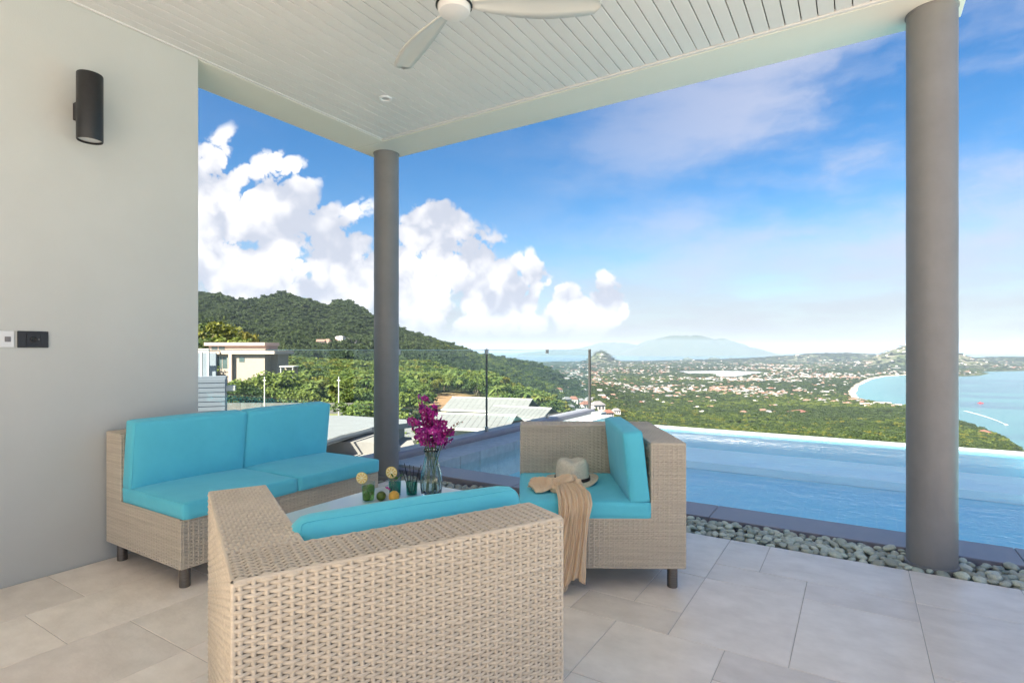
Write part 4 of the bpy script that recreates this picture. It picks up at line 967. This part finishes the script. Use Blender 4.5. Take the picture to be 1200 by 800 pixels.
for i in sorted(big):
    make_tree(sp[i], Wp(r_[i], d_[i], z_[i]-.3), float(hgt[i]), lab[sp[i]]+' '+where(px_[i], d_[i]), 'trees on the near slopes', 1.25 if sp[i] != 'P' else 1.)
# everything farther away reads as one wood: instanced on points
def forest(name, sel, src):
    pts = np.stack([-SA*d_[sel]+CA*r_[sel], CA*d_[sel]+SA*r_[sel], z_[sel]-.4], -1); me = bpy.data.meshes.new(name); me.vertices.add(len(pts)); me.vertices.foreach_set('co', pts.astype(np.float32).ravel())
    a = me.attributes.new('tree_height', 'FLOAT', 'POINT'); a.data.foreach_set('value', hgt[sel].astype(np.float32)); a = me.attributes.new('tree_width', 'FLOAT', 'POINT'); a.data.foreach_set('value', wid_[sel].astype(np.float32)); a = me.attributes.new('turn', 'FLOAT', 'POINT'); a.data.foreach_set('value', (rng.random(len(pts))*6.28).astype(np.float32))
    o = ob(name, me); tag(o, kind='stuff')
    so = bpy.data.objects.new(name+'_source', src)
    ng = bpy.data.node_groups.new(name, 'GeometryNodeTree'); ng.interface.new_socket('Geometry', in_out='INPUT', socket_type='NodeSocketGeometry'); ng.interface.new_socket('Geometry', in_out='OUTPUT', socket_type='NodeSocketGeometry')
    N, L = ng.nodes, ng.links; gi = N.new('NodeGroupInput'); go = N.new('NodeGroupOutput'); ip = N.new('GeometryNodeInstanceOnPoints'); oi = N.new('GeometryNodeObjectInfo'); oi.inputs[0].default_value = so; oi.inputs['As Instance'].default_value = True
    na = N.new('GeometryNodeInputNamedAttribute'); na.data_type = 'FLOAT'; na.inputs[0].default_value = 'tree_height'; nb = N.new('GeometryNodeInputNamedAttribute'); nb.data_type = 'FLOAT'; nb.inputs[0].default_value = 'turn'
    cb = N.new('ShaderNodeCombineXYZ'); L.new(nb.outputs[0], cb.inputs[2]); cs = N.new('ShaderNodeCombineXYZ')
    wd = N.new('GeometryNodeInputNamedAttribute'); wd.data_type = 'FLOAT'; wd.inputs[0].default_value = 'tree_width'; L.new(wd.outputs[0], cs.inputs[0]); L.new(wd.outputs[0], cs.inputs[1]); L.new(na.outputs[0], cs.inputs[2])
    L.new(gi.outputs[0], ip.inputs['Points']); L.new(oi.outputs['Geometry'], ip.inputs['Instance']); L.new(cb.outputs[0], ip.inputs['Rotation']); L.new(cs.outputs[0], ip.inputs['Scale']); L.new(ip.outputs[0], go.inputs[0])
    md = o.modifiers.new('scatter', 'NODES'); md.node_group = ng
rest = np.ones(N_, bool); rest[list(big)] = False
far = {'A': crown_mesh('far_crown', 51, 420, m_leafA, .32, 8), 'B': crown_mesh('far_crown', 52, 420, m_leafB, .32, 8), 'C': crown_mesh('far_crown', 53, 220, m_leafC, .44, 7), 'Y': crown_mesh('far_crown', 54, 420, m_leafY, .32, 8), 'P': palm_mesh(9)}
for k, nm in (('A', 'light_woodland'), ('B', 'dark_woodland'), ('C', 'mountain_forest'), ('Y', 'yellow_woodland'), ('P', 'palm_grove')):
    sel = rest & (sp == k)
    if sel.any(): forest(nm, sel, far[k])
print('TREES', N_, {k: int((sp == k).sum()) for k in 'ABCYP'})

# ---------------------------------------------------------------- town on the plain
wall_cols = [(.50,.485,.46), (.42,.375,.33), (.40,.39,.39), (.43,.35,.30)]; roof_cols = [(.19,.085,.06), (.23,.14,.105), (.27,.265,.26), (.40,.39,.38), (.17,.17,.18)]
m_hw = [mat('house_wall_paint', c, .8) for c in wall_cols]; m_hr = [mat('house_roof', c, .7, tuple(x*.8 for x in c), .8) for c in roof_cols]; m_win = mat('window_dark', (.05,.06,.07), .2)
def house_mesh(wi, ri, hip, w=1., dp=.8, h=.5, rh=.28):
    v = []; f = []; mi = []
    def add(vv, ff, m_):
        o = len(v); v.extend(vv)
        for q in ff: f.append(tuple(o+i for i in q)); mi.append(m_)
    def bx(x0, x1, y0, y1, z0, z1, m_): add([(x0,y0,z0),(x1,y0,z0),(x1,y1,z0),(x0,y1,z0),(x0,y0,z1),(x1,y0,z1),(x1,y1,z1),(x0,y1,z1)], [(0,3,2,1),(4,5,6,7),(0,1,5,4),(1,2,6,5),(2,3,7,6),(3,0,4,7)], m_)
    bx(-w/2, w/2, -dp/2, dp/2, -.3, h, 0)
    W, D2 = w*.56, dp*.58
    if hip < 2:
        e = W*(.0 if hip == 0 else .55)
        add([(-W,-D2,h-.02),(W,-D2,h-.02),(W,D2,h-.02),(-W,D2,h-.02),(-W+e,0,h+rh),(W-e,0,h+rh)], [(0,1,5,4),(2,3,4,5),(1,2,5),(3,0,4),(0,3,2,1)], 1)
    else: bx(-W, W, -D2, D2, h, h+.06, 1); bx(-w*.2, w*.25, -dp*.2, dp*.3, h+.061, h+.2, 0)
    for i in range(3):
        x = -w*.36+i*w*.3
        for s in (-1, 1): y = s*(dp/2+.004); bx(x, x+w*.14, min(y, y-s*.003), max(y, y-s*.003), h*.25, h*.75, 2)
    me = mesh('house', v, f); me.materials.append(m_hw[wi]); me.materials.append(m_hr[ri]); me.materials.append(m_win); me.polygons.foreach_set('material_index', mi); return me
variants = [(house_mesh(0,0,1), 'white house with a red hipped roof in the town on the plain'), (house_mesh(0,3,2), 'white flat-roofed building in the town on the plain'), (house_mesh(1,1,0), 'beige house with an orange gabled roof in the town'),
            (house_mesh(2,2,0), 'pale house with a grey gabled roof in the town'), (house_mesh(3,1,1), 'pinkish house with a brown hipped roof in the town'), (house_mesh(0,2,2), 'white block with a grey flat roof in the town'), (house_mesh(0,4,1), 'white house with a dark slate roof in the town')]
def hwhere(r, d):
    px = 600+F*r/d
    if d > 4300: return 'by the round hill near the strait' if px < 790 else 'on the far side of the lagoon' if px < 930 else 'on the far shore of the bay'
    if px < 800: return 'at the foot of the dark mountain flank'
    if px < 920: return 'on the near side of the lagoon' if d > 3000 else 'among trees on the plain'
    return 'close to the sandy beach' if px > 970 and d > 1800 else 'among trees inland of the beach' if d > 1800 else 'low on the slope above the beach'
def town():
    n = 60000; th = R(-3)+rng.random(n)*R(47); d = np.exp(rng.uniform(math.log(1100), math.log(10000), n)); r = np.tan(th)*d; z = height(r, d)
    ok = (rng.random(n) < town_density(r, d)*np.interp(d, [1100, 2000, 4000, 7000, 10000], [.18, .30, .26, .17, .10])) & (z > SEA+2); r, d, z = r[ok], d[ok], z[ok]
    size = rng.uniform(9, 20, len(r))*np.where(rng.random(len(r)) < .10, 2.2, 1)*np.interp(d, [1000, 4000, 9000], [.95, 1.25, 2.0])
    y = Y0+F*(1.2-z)/d; px = 600+F*r/d; ok = y < np.interp(px, [600, 780, 1060, 1200], [495, 505, 523, 535]); r, d, z, size = r[ok], d[ok], z[ok], size[ok]
    o_ = np.argsort(-size/d); kind = rng.integers(0, len(variants), len(r)); rot = rng.choice([0, .4, 1.57, 1.1], len(r))+rng.normal(0, .15, len(r))
    for i in o_[:210]:
        me, lb = variants[kind[i]]; o = ob('house', me, None, Wp(r[i], d[i], z[i]), (0, 0, rot[i])); o.scale = (size[i], size[i], min(size[i], 15)); tag(o, lb.split(' in the town')[0]+' '+hwhere(r[i], d[i]), 'house', 'houses of the town on the plain')
    V_ = []; Fs = []; Ms = []; mats = m_hw+m_hr+[m_win]
    for i in o_[210:]:
        me, _ = variants[kind[i]]; k = len(V_); M_ = Matrix.Translation(Wp(r[i], d[i], z[i])) @ Matrix.Rotation(rot[i], 4, 'Z') @ Matrix.Diagonal((size[i], size[i], min(size[i], 15), 1))
        V_ += [M_ @ q.co for q in me.vertices]
        for p in me.polygons:
            Fs.append(tuple(j+k for j in p.vertices)); Ms.append(mats.index(me.materials[p.material_index]))
    me = mesh('far_town', V_, Fs)
    for q in mats: me.materials.append(q)
    me.polygons.foreach_set('material_index', Ms); tag(ob('far_town', me), kind='stuff'); print('HOUSES', len(r))
town()
# white houses on the dark flank and on the mountain
def hill_house(px, d, size, k, lb):
    r = (px-600)/F*d; z = float(height(np.array([r]), np.array([float(d)]))[0]); o = ob('house', variants[k][0], None, Wp(r, d, z+size*.25+(3 if d > 800 else -.5)), (0, 0, YAW+random.uniform(-.5, .5))); o.scale = (size,)*3; tag(o, lb, 'house', 'houses on the forested flank')
for px, d, s in ((664, 1000, 14), (672, 1060, 18), (680, 1120, 16), (687, 1000, 20), (668, 900, 12), (678, 840, 14), (700, 980, 22), (712, 900, 16), (705, 820, 14), (655, 1250, 14), (690, 1350, 16), (722, 1050, 14)): hill_house(px, d, s, random.choice((0, 1, 6)), 'white house among dark trees on the lower mountain flank')
for px, d, s, k in ((376, 900, 12, 2), (384, 905, 12, 4), (392, 915, 10, 4), (400, 920, 14, 1), (408, 925, 12, 1), (415, 930, 10, 6), (396, 960, 9, 6)): hill_house(px, d, s, k, 'villa in the cluster high on the mountain slope')
for px, d, s in ((521, 330, 5.5), (555, 350, 7), (556, 300, 5), (500, 420, 6)): hill_house(px, d, s, 1, 'small white house among palms beyond the balustrade')

# ---------------------------------------------------------------- near neighbours
m_pinkw = mat('villa_render', (.36,.285,.24), .8, (.33,.26,.22), 1.2); m_pinkr = mat('villa_fascia', (.44,.35,.31), .7); m_vg = mat('villa_glass', (.07,.10,.10), .1)
def villa():
    p = at(287, 160, -9.2); e = empty('villa', p, YAW+R(-6)); tag(e, 'beige flat-roofed villa with wide eaves among trees on the hillside', 'villa')
    G().box(-6.4, 8.4, -4, 5, -3, 9.2).ob('wall', m_pinkw, e); G().box(-10.2, -6.5, -2.5, 5, -3, 9.2).ob('wall', m_pinkw, e); G().box(8.41, 10.6, -1, 5, -3, 9.2).ob('wall', m_pinkw, e)
    G().box(-11.0, -4.2, -5.4, 6, 9.22, 9.9, .05).ob('roof', m_pinkr, e); G().box(-4.18, 11.8, -5.0, 6, 9.22, 10.1, .05).ob('roof', m_pinkr, e)
    G().box(-9.4, 7.8, -2.6, 4, 10.12, 11.6, .03).ob('clerestory', m_pinkw, e); G().box(-10.3, 8.0, -3.4, 4.6, 11.62, 12.5, .05).ob('roof', m_pinkr, e)
    for x in (-7.6, -5.4): G().box(x-.9, x+.9, -2.66, -2.58, 10.4, 11.4).ob('window', m_vg, e)
    for x0, x1, y in ((-10.0, -8.3, -2.56), (-7.6, -6.6, -2.56)): G().box(x0, x1, y, y+.08, 5.2, 8.9).ob('window', m_vg, e)
    w = G().box(-5.9, -2.6, -4.06, -3.98, 5.2, 8.6).ob('window', m_vg, e)
    for x in (-5.9, -4.25, -2.6): G().box(x-.06, x+.06, -4.12, -4.0, 5.2, 8.6).ob('mullion', m_pinkr, w)
    G().box(.8, 2.4, -4.06, -3.98, 7.0, 8.4).ob('window', m_vg, e)
    G().box(-6.5, -5.9, -5.0, -4.2, -2, 9.2).ob('column', m_pinkr, e); G().box(-1.8, -.9, -5.0, -4.2, -2, 9.2).ob('column', m_pinkr, e)
    for x, z in ((-2.5, 5.0), (-2.5, 2.0)): G().box(-10, -1.0, -4.9, -4.8, z, z+.12).ob('balcony_rail', m_pinkr, e)
villa()
sh = empty('carport', at(339, 150, -8.5), YAW); tag(sh, 'small white flat-roofed shelter beside the beige villa', 'shelter')
G().box(-1.9, 1.9, -2, 2, 5.1, 5.4, .03).ob('roof', m_hw[0], sh); [G().box(x-.12, x+.12, -1.8, -1.5, -1, 5.08).ob('post', m_hw[0], sh) for x in (-1.6, 1.6)]; G().box(-1.8, 1.7, 1.4, 1.6, -1, 5.0).ob('back_wall', m_pinkw, sh)
def garden_tree(px, d, h, kind, lb, wide=1.2, z=None):
    r = (px-600)/F*d; z = float(height(np.array([r]), np.array([float(d)]))[0]) if z is None else z; make_tree(kind, Wp(r, d, z-.3), h, lb, 'trees round the beige villa', wide)
for px, d, h, k in ((240, 215, 20, 'B'), (250, 200, 17, 'Y'), (262, 205, 15, 'Y'), (275, 190, 16, 'A'), (287, 195, 15, 'A'), (298, 200, 13, 'A'), (243, 185, 15, 'B'), (232, 200, 22, 'Y')): garden_tree(px, d, h, k, 'tall '+{'A': 'light green', 'B': 'dark green', 'Y': 'yellowish', 'P': 'palm'}[k]+' tree rising behind the flat roof of the beige villa')
garden_tree(288, 260, 21, 'Y', 'lone tall thin tree standing above the trees behind the villa', .55)
for px, d, h, k in ((325, 138, 13, 'A'), (316, 142, 11, 'B'), (333, 142, 10, 'A'), (343, 140, 9, 'A'), (352, 138, 8, 'Y'), (300, 138, 9, 'B'), (290, 140, 9.5, 'A'), (280, 138, 9, 'A'), (270, 136, 8, 'B'), (308, 140, 10, 'Y')):
    r = (px-600)/F*d; garden_tree(px, d, h, k, 'bushy '+{'A': 'light green', 'B': 'dark green', 'Y': 'yellowish', 'P': 'palm'}[k]+' tree in front of the beige villa', 1.35, float(height(np.array([r]), np.array([float(d)]))[0])-h*.26)
for q in range(30):
    px = 346+q*3.6; d = random.uniform(126, 175); h = random.uniform(6, 9.5); k = random.choice('PPPAY'); r = (px-600)/F*d
    garden_tree(px, d, h, k, ('coconut palm' if k == 'P' else 'low bushy light green tree' if k == 'A' else 'low bushy yellowish tree')+' behind the garden wall beside the poles', 1.25 if k != 'P' else 1., float(height(np.array([r]), np.array([float(d)]))[0])-h*(.30 if k != 'P' else .2))
for px, d, h, k in ((298, 96, 2.6, 'Y'), (305, 95, 2.2, 'A'), (288, 97, 2.0, 'Y'), (416, 92, 5.5, 'A'), (428, 90, 6, 'A'), (438, 88, 5, 'A'), (448, 90, 5.5, 'A'), (273, 98, 2.2, 'B'), (474, 60, 4.5, 'A'), (480, 52, 3.5, 'Y'), (490, 64, 4, 'B')): garden_tree(px, d, h, k, 'low rounded '+{'A': 'light green', 'B': 'dark green', 'Y': 'yellowish', 'P': 'palm'}[k]+(' shrub on the lawn below the villa' if px < 320 else ' shrub beside the slate grey roof' if px < 460 else ' shrub between the kerb and the pale roofs'), 1.6)
# garden wall, lawn, lamp poles
gwall = empty('garden_wall', at(350, 118, -13.0), YAW); tag(gwall, 'long low grey concrete wall across the garden below', 'wall')
for k in range(9): G().box(-17+k*4.6, -17+k*4.6+4.55, -.15, .15, -1, 2.9, .03).ob('panel', mat('garden_concrete', (.15,.145,.14), .9, (.10,.097,.095), .8) if k == 0 else bpy.data.materials['garden_concrete'], gwall)
m_lawn = mat('lawn', (.13,.16,.035), .95, (.20,.19,.05), .5); lawn = mesh('lawn', [at(255, 100, -11.4), at(440, 96, -12.2), at(445, 116, -12.4), at(262, 117, -11.9)], [(0,1,2,3)], m_lawn); tag(ob('lawn', lawn), kind='structure')
m_pole = mat('pole_concrete', (.62,.60,.57), .8)
for px, d in ((310, 112), (397, 112)):
    e = empty('utility_pole', at(px, d, -12.2)); tag(e, 'slim pale concrete utility pole standing by the garden wall', 'pole', 'utility poles by the garden wall')
    G().tube([(0, 0, -.5), (0, 0, 8)], [.13, .09], 8).ob('shaft', m_pole, e); G().box(-.5, .5, -.05, .05, 7.2, 7.32).ob('crossarm', m_pole, e)
# grey block right beside the house wall
m_blue = mat('blue_grey_render', (.20,.225,.265), .8, (.175,.20,.24), .6)
gb = empty('grey_block', at(241, 26, -6), YAW+R(22)); tag(gb, 'blue grey louvred wall block with a ledge next to the white wall', 'outbuilding')
G().box(-3.5, .86, -.2, .5, -4, 5.95).ob('wall', m_blue, gb)
for k in range(9): G().box(-3.4, .84, -.235, -.202, 3.9+k*.22, 3.9+k*.22+.18, .01).ob('louvre', m_blue, gb)
G().box(.862, 1.25, -.1, .45, 5.25, 5.50, .01).ob('ledge', m_hw[0], gb)
wf = empty('white_balcony', at(236, 60, -6), YAW); tag(wf, 'white framed balcony showing past the edge of the house wall', 'balcony')
for x in (-1.6, .0, .75): G().box(x-.09, x+.09, -.1, .1, -4, 7.0).ob('post', m_hw[0], wf)
G().box(-1.7, .84, -.12, .12, 7.01, 7.35, .01).ob('beam', m_hw[0], wf); G().box(-1.7, .85, -.3, 2.0, 2.3, 2.6, .01).ob('slab', m_hw[0], wf); G().box(-1.6, .7, 1.6, 1.8, -4, 6.9).ob('back_wall', m_blue, wf)
for k in range(4): G().box(-1.5, .65, -.13, -.10, 3.0+k*.35, 3.06+k*.35).ob('rail', m_hw[0], wf)
# neighbouring roofs just below the terrace
m_slate = mat('slate_roof', (.21,.22,.225), .75, (.18,.185,.195), 1.6, bump=.01, bscale=6); m_conc = mat('roof_screed', (.27,.245,.225), .85, (.23,.21,.2), 1.2); m_wr = mat('pale_sheet_roof', (.20,.20,.197), .5, (.165,.165,.162), .5, stretch=(1, 6, 1))
def poly_roof(name, corners, th, m_, parent):
    n = len(corners); o0 = parent.matrix_basis.translation; v = [Vector(c)-o0 for c in corners]; v2 = [c-Vector((0, 0, th)) for c in v]
    return ob(name, mesh(name, v+v2, [tuple(range(n)), tuple(reversed(range(n, 2*n)))]+[(i+n, (i+1) % n+n, (i+1) % n, i) for i in range(n)], m_), parent)
def norm(c):   # counter-clockwise seen from above
    a = sum(c[i].x*c[(i+1) % len(c)].y-c[(i+1) % len(c)].x*c[i].y for i in range(len(c))); return c if a > 0 else c[::-1]
nr = empty('neighbour_house', at(410, 22, -7)); nr.matrix_basis = Matrix.Translation(at(410, 22, -7)); tag(nr, 'neighbouring house with flat slate grey roof just below the terrace', 'house')
poly_roof('roof', norm([ray(340, 486, -2), ray(404, 486.5, -2), ray(500, 493, -2), ray(430, 501, -2.0), ray(352, 524, -2), ray(250, 540, -2)]), .22, m_slate, nr)
poly_roof('roof_edge', norm([ray(352, 524.3, -1.96), ray(430, 501.3, -1.96), ray(436, 500.3, -1.96), ray(353, 523, -1.96)]), .12, m_hw[0], nr)
G().box(-5, 1.5, -1.0, 3.5, -4, 4.7).ob('wall', m_conc, nr, None, (0, 0, YAW))
lr = empty('lower_house', at(430, 17, -7)); lr.matrix_basis = Matrix.Translation(at(430, 17, -7)); tag(lr, 'lower house with a pale screed roof and small vent box beside the kerb', 'house')
poly_roof('roof', norm([ray(360, 522, -2.75), ray(425, 509, -2.75), ray(482, 512, -2.75), ray(500, 560, -2.75), ray(330, 580, -2.75)]), .25, m_conc, lr)
G().box(-2.5, 1.5, -2.0, 3.2, -4, 3.9).ob('wall', m_conc, lr, None, (0, 0, YAW))
vb = ray(391, 527, -2.75)-lr.matrix_basis.translation; b_ = G().box(-.22, .22, -.2, .2, 0, .46, .01).ob('vent_box', m_conc, lr, vb, (0, 0, YAW)); G().box(.225, .27, -.22, .22, 0, .5).ob('cap', mat('rust_strip', (.25,.10,.07), .8), b_)
def pavilion(px, d, z, w, dp, rise, rz, label):
    e = empty('pavilion', at(px, d, z-4), rz); tag(e, label, 'house', 'pale roofed houses below the balustrade'); o0 = 4.
    for s in (1, -1):
        n = 14
        for k in range(n):      # standing sheets of the roof slope
            x0 = -w/2+w*k/n; x1 = x0+w/n-.03; y0, y1 = (0.01, dp/2) if s > 0 else (-dp/2, -.01); z0, z1 = (o0+rise, o0) if s > 0 else (o0, o0+rise)
            G().add([(x0,y0,z0),(x1,y0,z0),(x1,y1,z1),(x0,y1,z1),(x0,y0,z0-.06),(x1,y0,z0-.06),(x1,y1,z1-.06),(x0,y1,z1-.06)], [(0,1,2,3),(7,6,5,4),(0,4,5,1),(1,5,6,2),(2,6,7,3),(3,7,4,0)]).ob('roof_sheet', m_wr, e)
    G().box(-w/2, w/2, -.12, .12, o0+rise-.04, o0+rise+.07, .01).ob('ridge_cap', m_hw[0], e)
    for s in (1, -1): G().box(-w/2-.05, w/2+.05, s*dp/2-.08, s*dp/2+.08, o0-.22, o0+.03, .01).ob('fascia', m_hw[0], e)
    G().box(-w/2+.5, w/2-.5, -dp/2+.7, dp/2-.7, -6, o0-.07).ob('wall', m_hw[0], e)
    for x in (-w*.25, w*.05, w*.28): G().box(x-.7, x+.7, -dp/2+.64, -dp/2+.69, 1.0, 3.2).ob('window', m_vg, e)
pavilion(576, 84, -7.6, 13, 8, 1.5, YAW+R(-18), 'long pale metal-roofed house, farthest below the balustrade')
pavilion(612, 66, -6.6, 7.5, 7, 1.0, YAW+R(-24), 'small pale metal-roofed house nearest the green ridge')
pavilion(556, 57, -6.4, 9, 7, 1.0, YAW+R(-14), 'wide pale metal-roofed house just below the kerb')
pavilion(500, 62, -8.0, 8, 7, 1.0, YAW+R(30), 'pale metal-roofed house behind the orchids and pillar')

# ---------------------------------------------------------------- boats on the bay
m_red = mat('red_hull', (.55,.04,.04), .4); m_foam = mat('foam', (.34,.40,.42), .7, (.22,.28,.30), .08)
def boat(px, y, L_, m_, label, rz):
    p = ray(px, y, SEA); e = empty('boat', p, rz); tag(e, label, 'boat'); n = 10; v = []
    for i in range(n+1):
        t = i/n; w = L_*.16*math.sin(math.pi*min(1, .5+.5*(1-t)))**.6 if t > .5 else L_*.16; x = L_*(t-.5); s = L_*.05*t*t
        v += [(x, -w, L_*.10+s), (x, -w*.6, -.3), (x, w*.6, -.3), (x, w, L_*.10+s)]
    f = [(i*4+k, i*4+k+1, i*4+k+5, i*4+k+4) for i in range(n) for k in range(3)]+[(i*4+3, i*4, i*4+4, i*4+7) for i in range(n)]+[(0, 3, 2, 1)]
    ob('hull', mesh('hull', v, f, m_), e); G().box(-L_*.2, L_*.12, -L_*.09, L_*.09, L_*.1, L_*.26, .1).ob('cabin', m_hw[0] if m_ is not m_red else m_red, e); return p
boat(1149, 472.5, 17, m_red, 'small red boat afloat in the bay', R(20))
pw = boat(1179, 497.5, 9, m_hw[0], 'white speedboat trailing a long wake across the bay', R(-30))
pq = ray(1148, 482, SEA); dv = (pq-pw); n_ = 40; v = []
for i in range(n_+1):
    t = i/n_; c = pw+dv*t; sd_ = Vector((-dv.y, dv.x, 0)).normalized(); w = 1.0+4.5*t**.7+1.2*noise.noise(Vector((i*.7, 0, 0))); bend = sd_*40*t*t; v += [c+bend-sd_*w+Vector((0,0,.35)), c+bend+sd_*w+Vector((0,0,.35))]
wk = ob('boat_wake', mesh('boat_wake', [q-pw for q in v], [(2*i, 2*i+1, 2*i+3, 2*i+2) for i in range(n_)], m_foam), None, pw); tag(wk, kind='stuff')

# ---------------------------------------------------------------- air
hz = bpy.data.materials.new('haze_air'); hz.use_nodes = True; N = hz.node_tree.nodes; N.clear(); pv_ = N.new('ShaderNodeVolumePrincipled'); oo = N.new('ShaderNodeOutputMaterial'); hz.node_tree.links.new(pv_.outputs[0], oo.inputs['Volume'])
pv_.inputs['Color'].default_value = (.58,.77,1,1); pv_.inputs['Density'].default_value = 3.0e-5; pv_.inputs['Anisotropy'].default_value = .0
tag(G().box(-41000, 41000, -41000, 41000, SEA-30, 330).ob('haze', hz), kind='stuff')
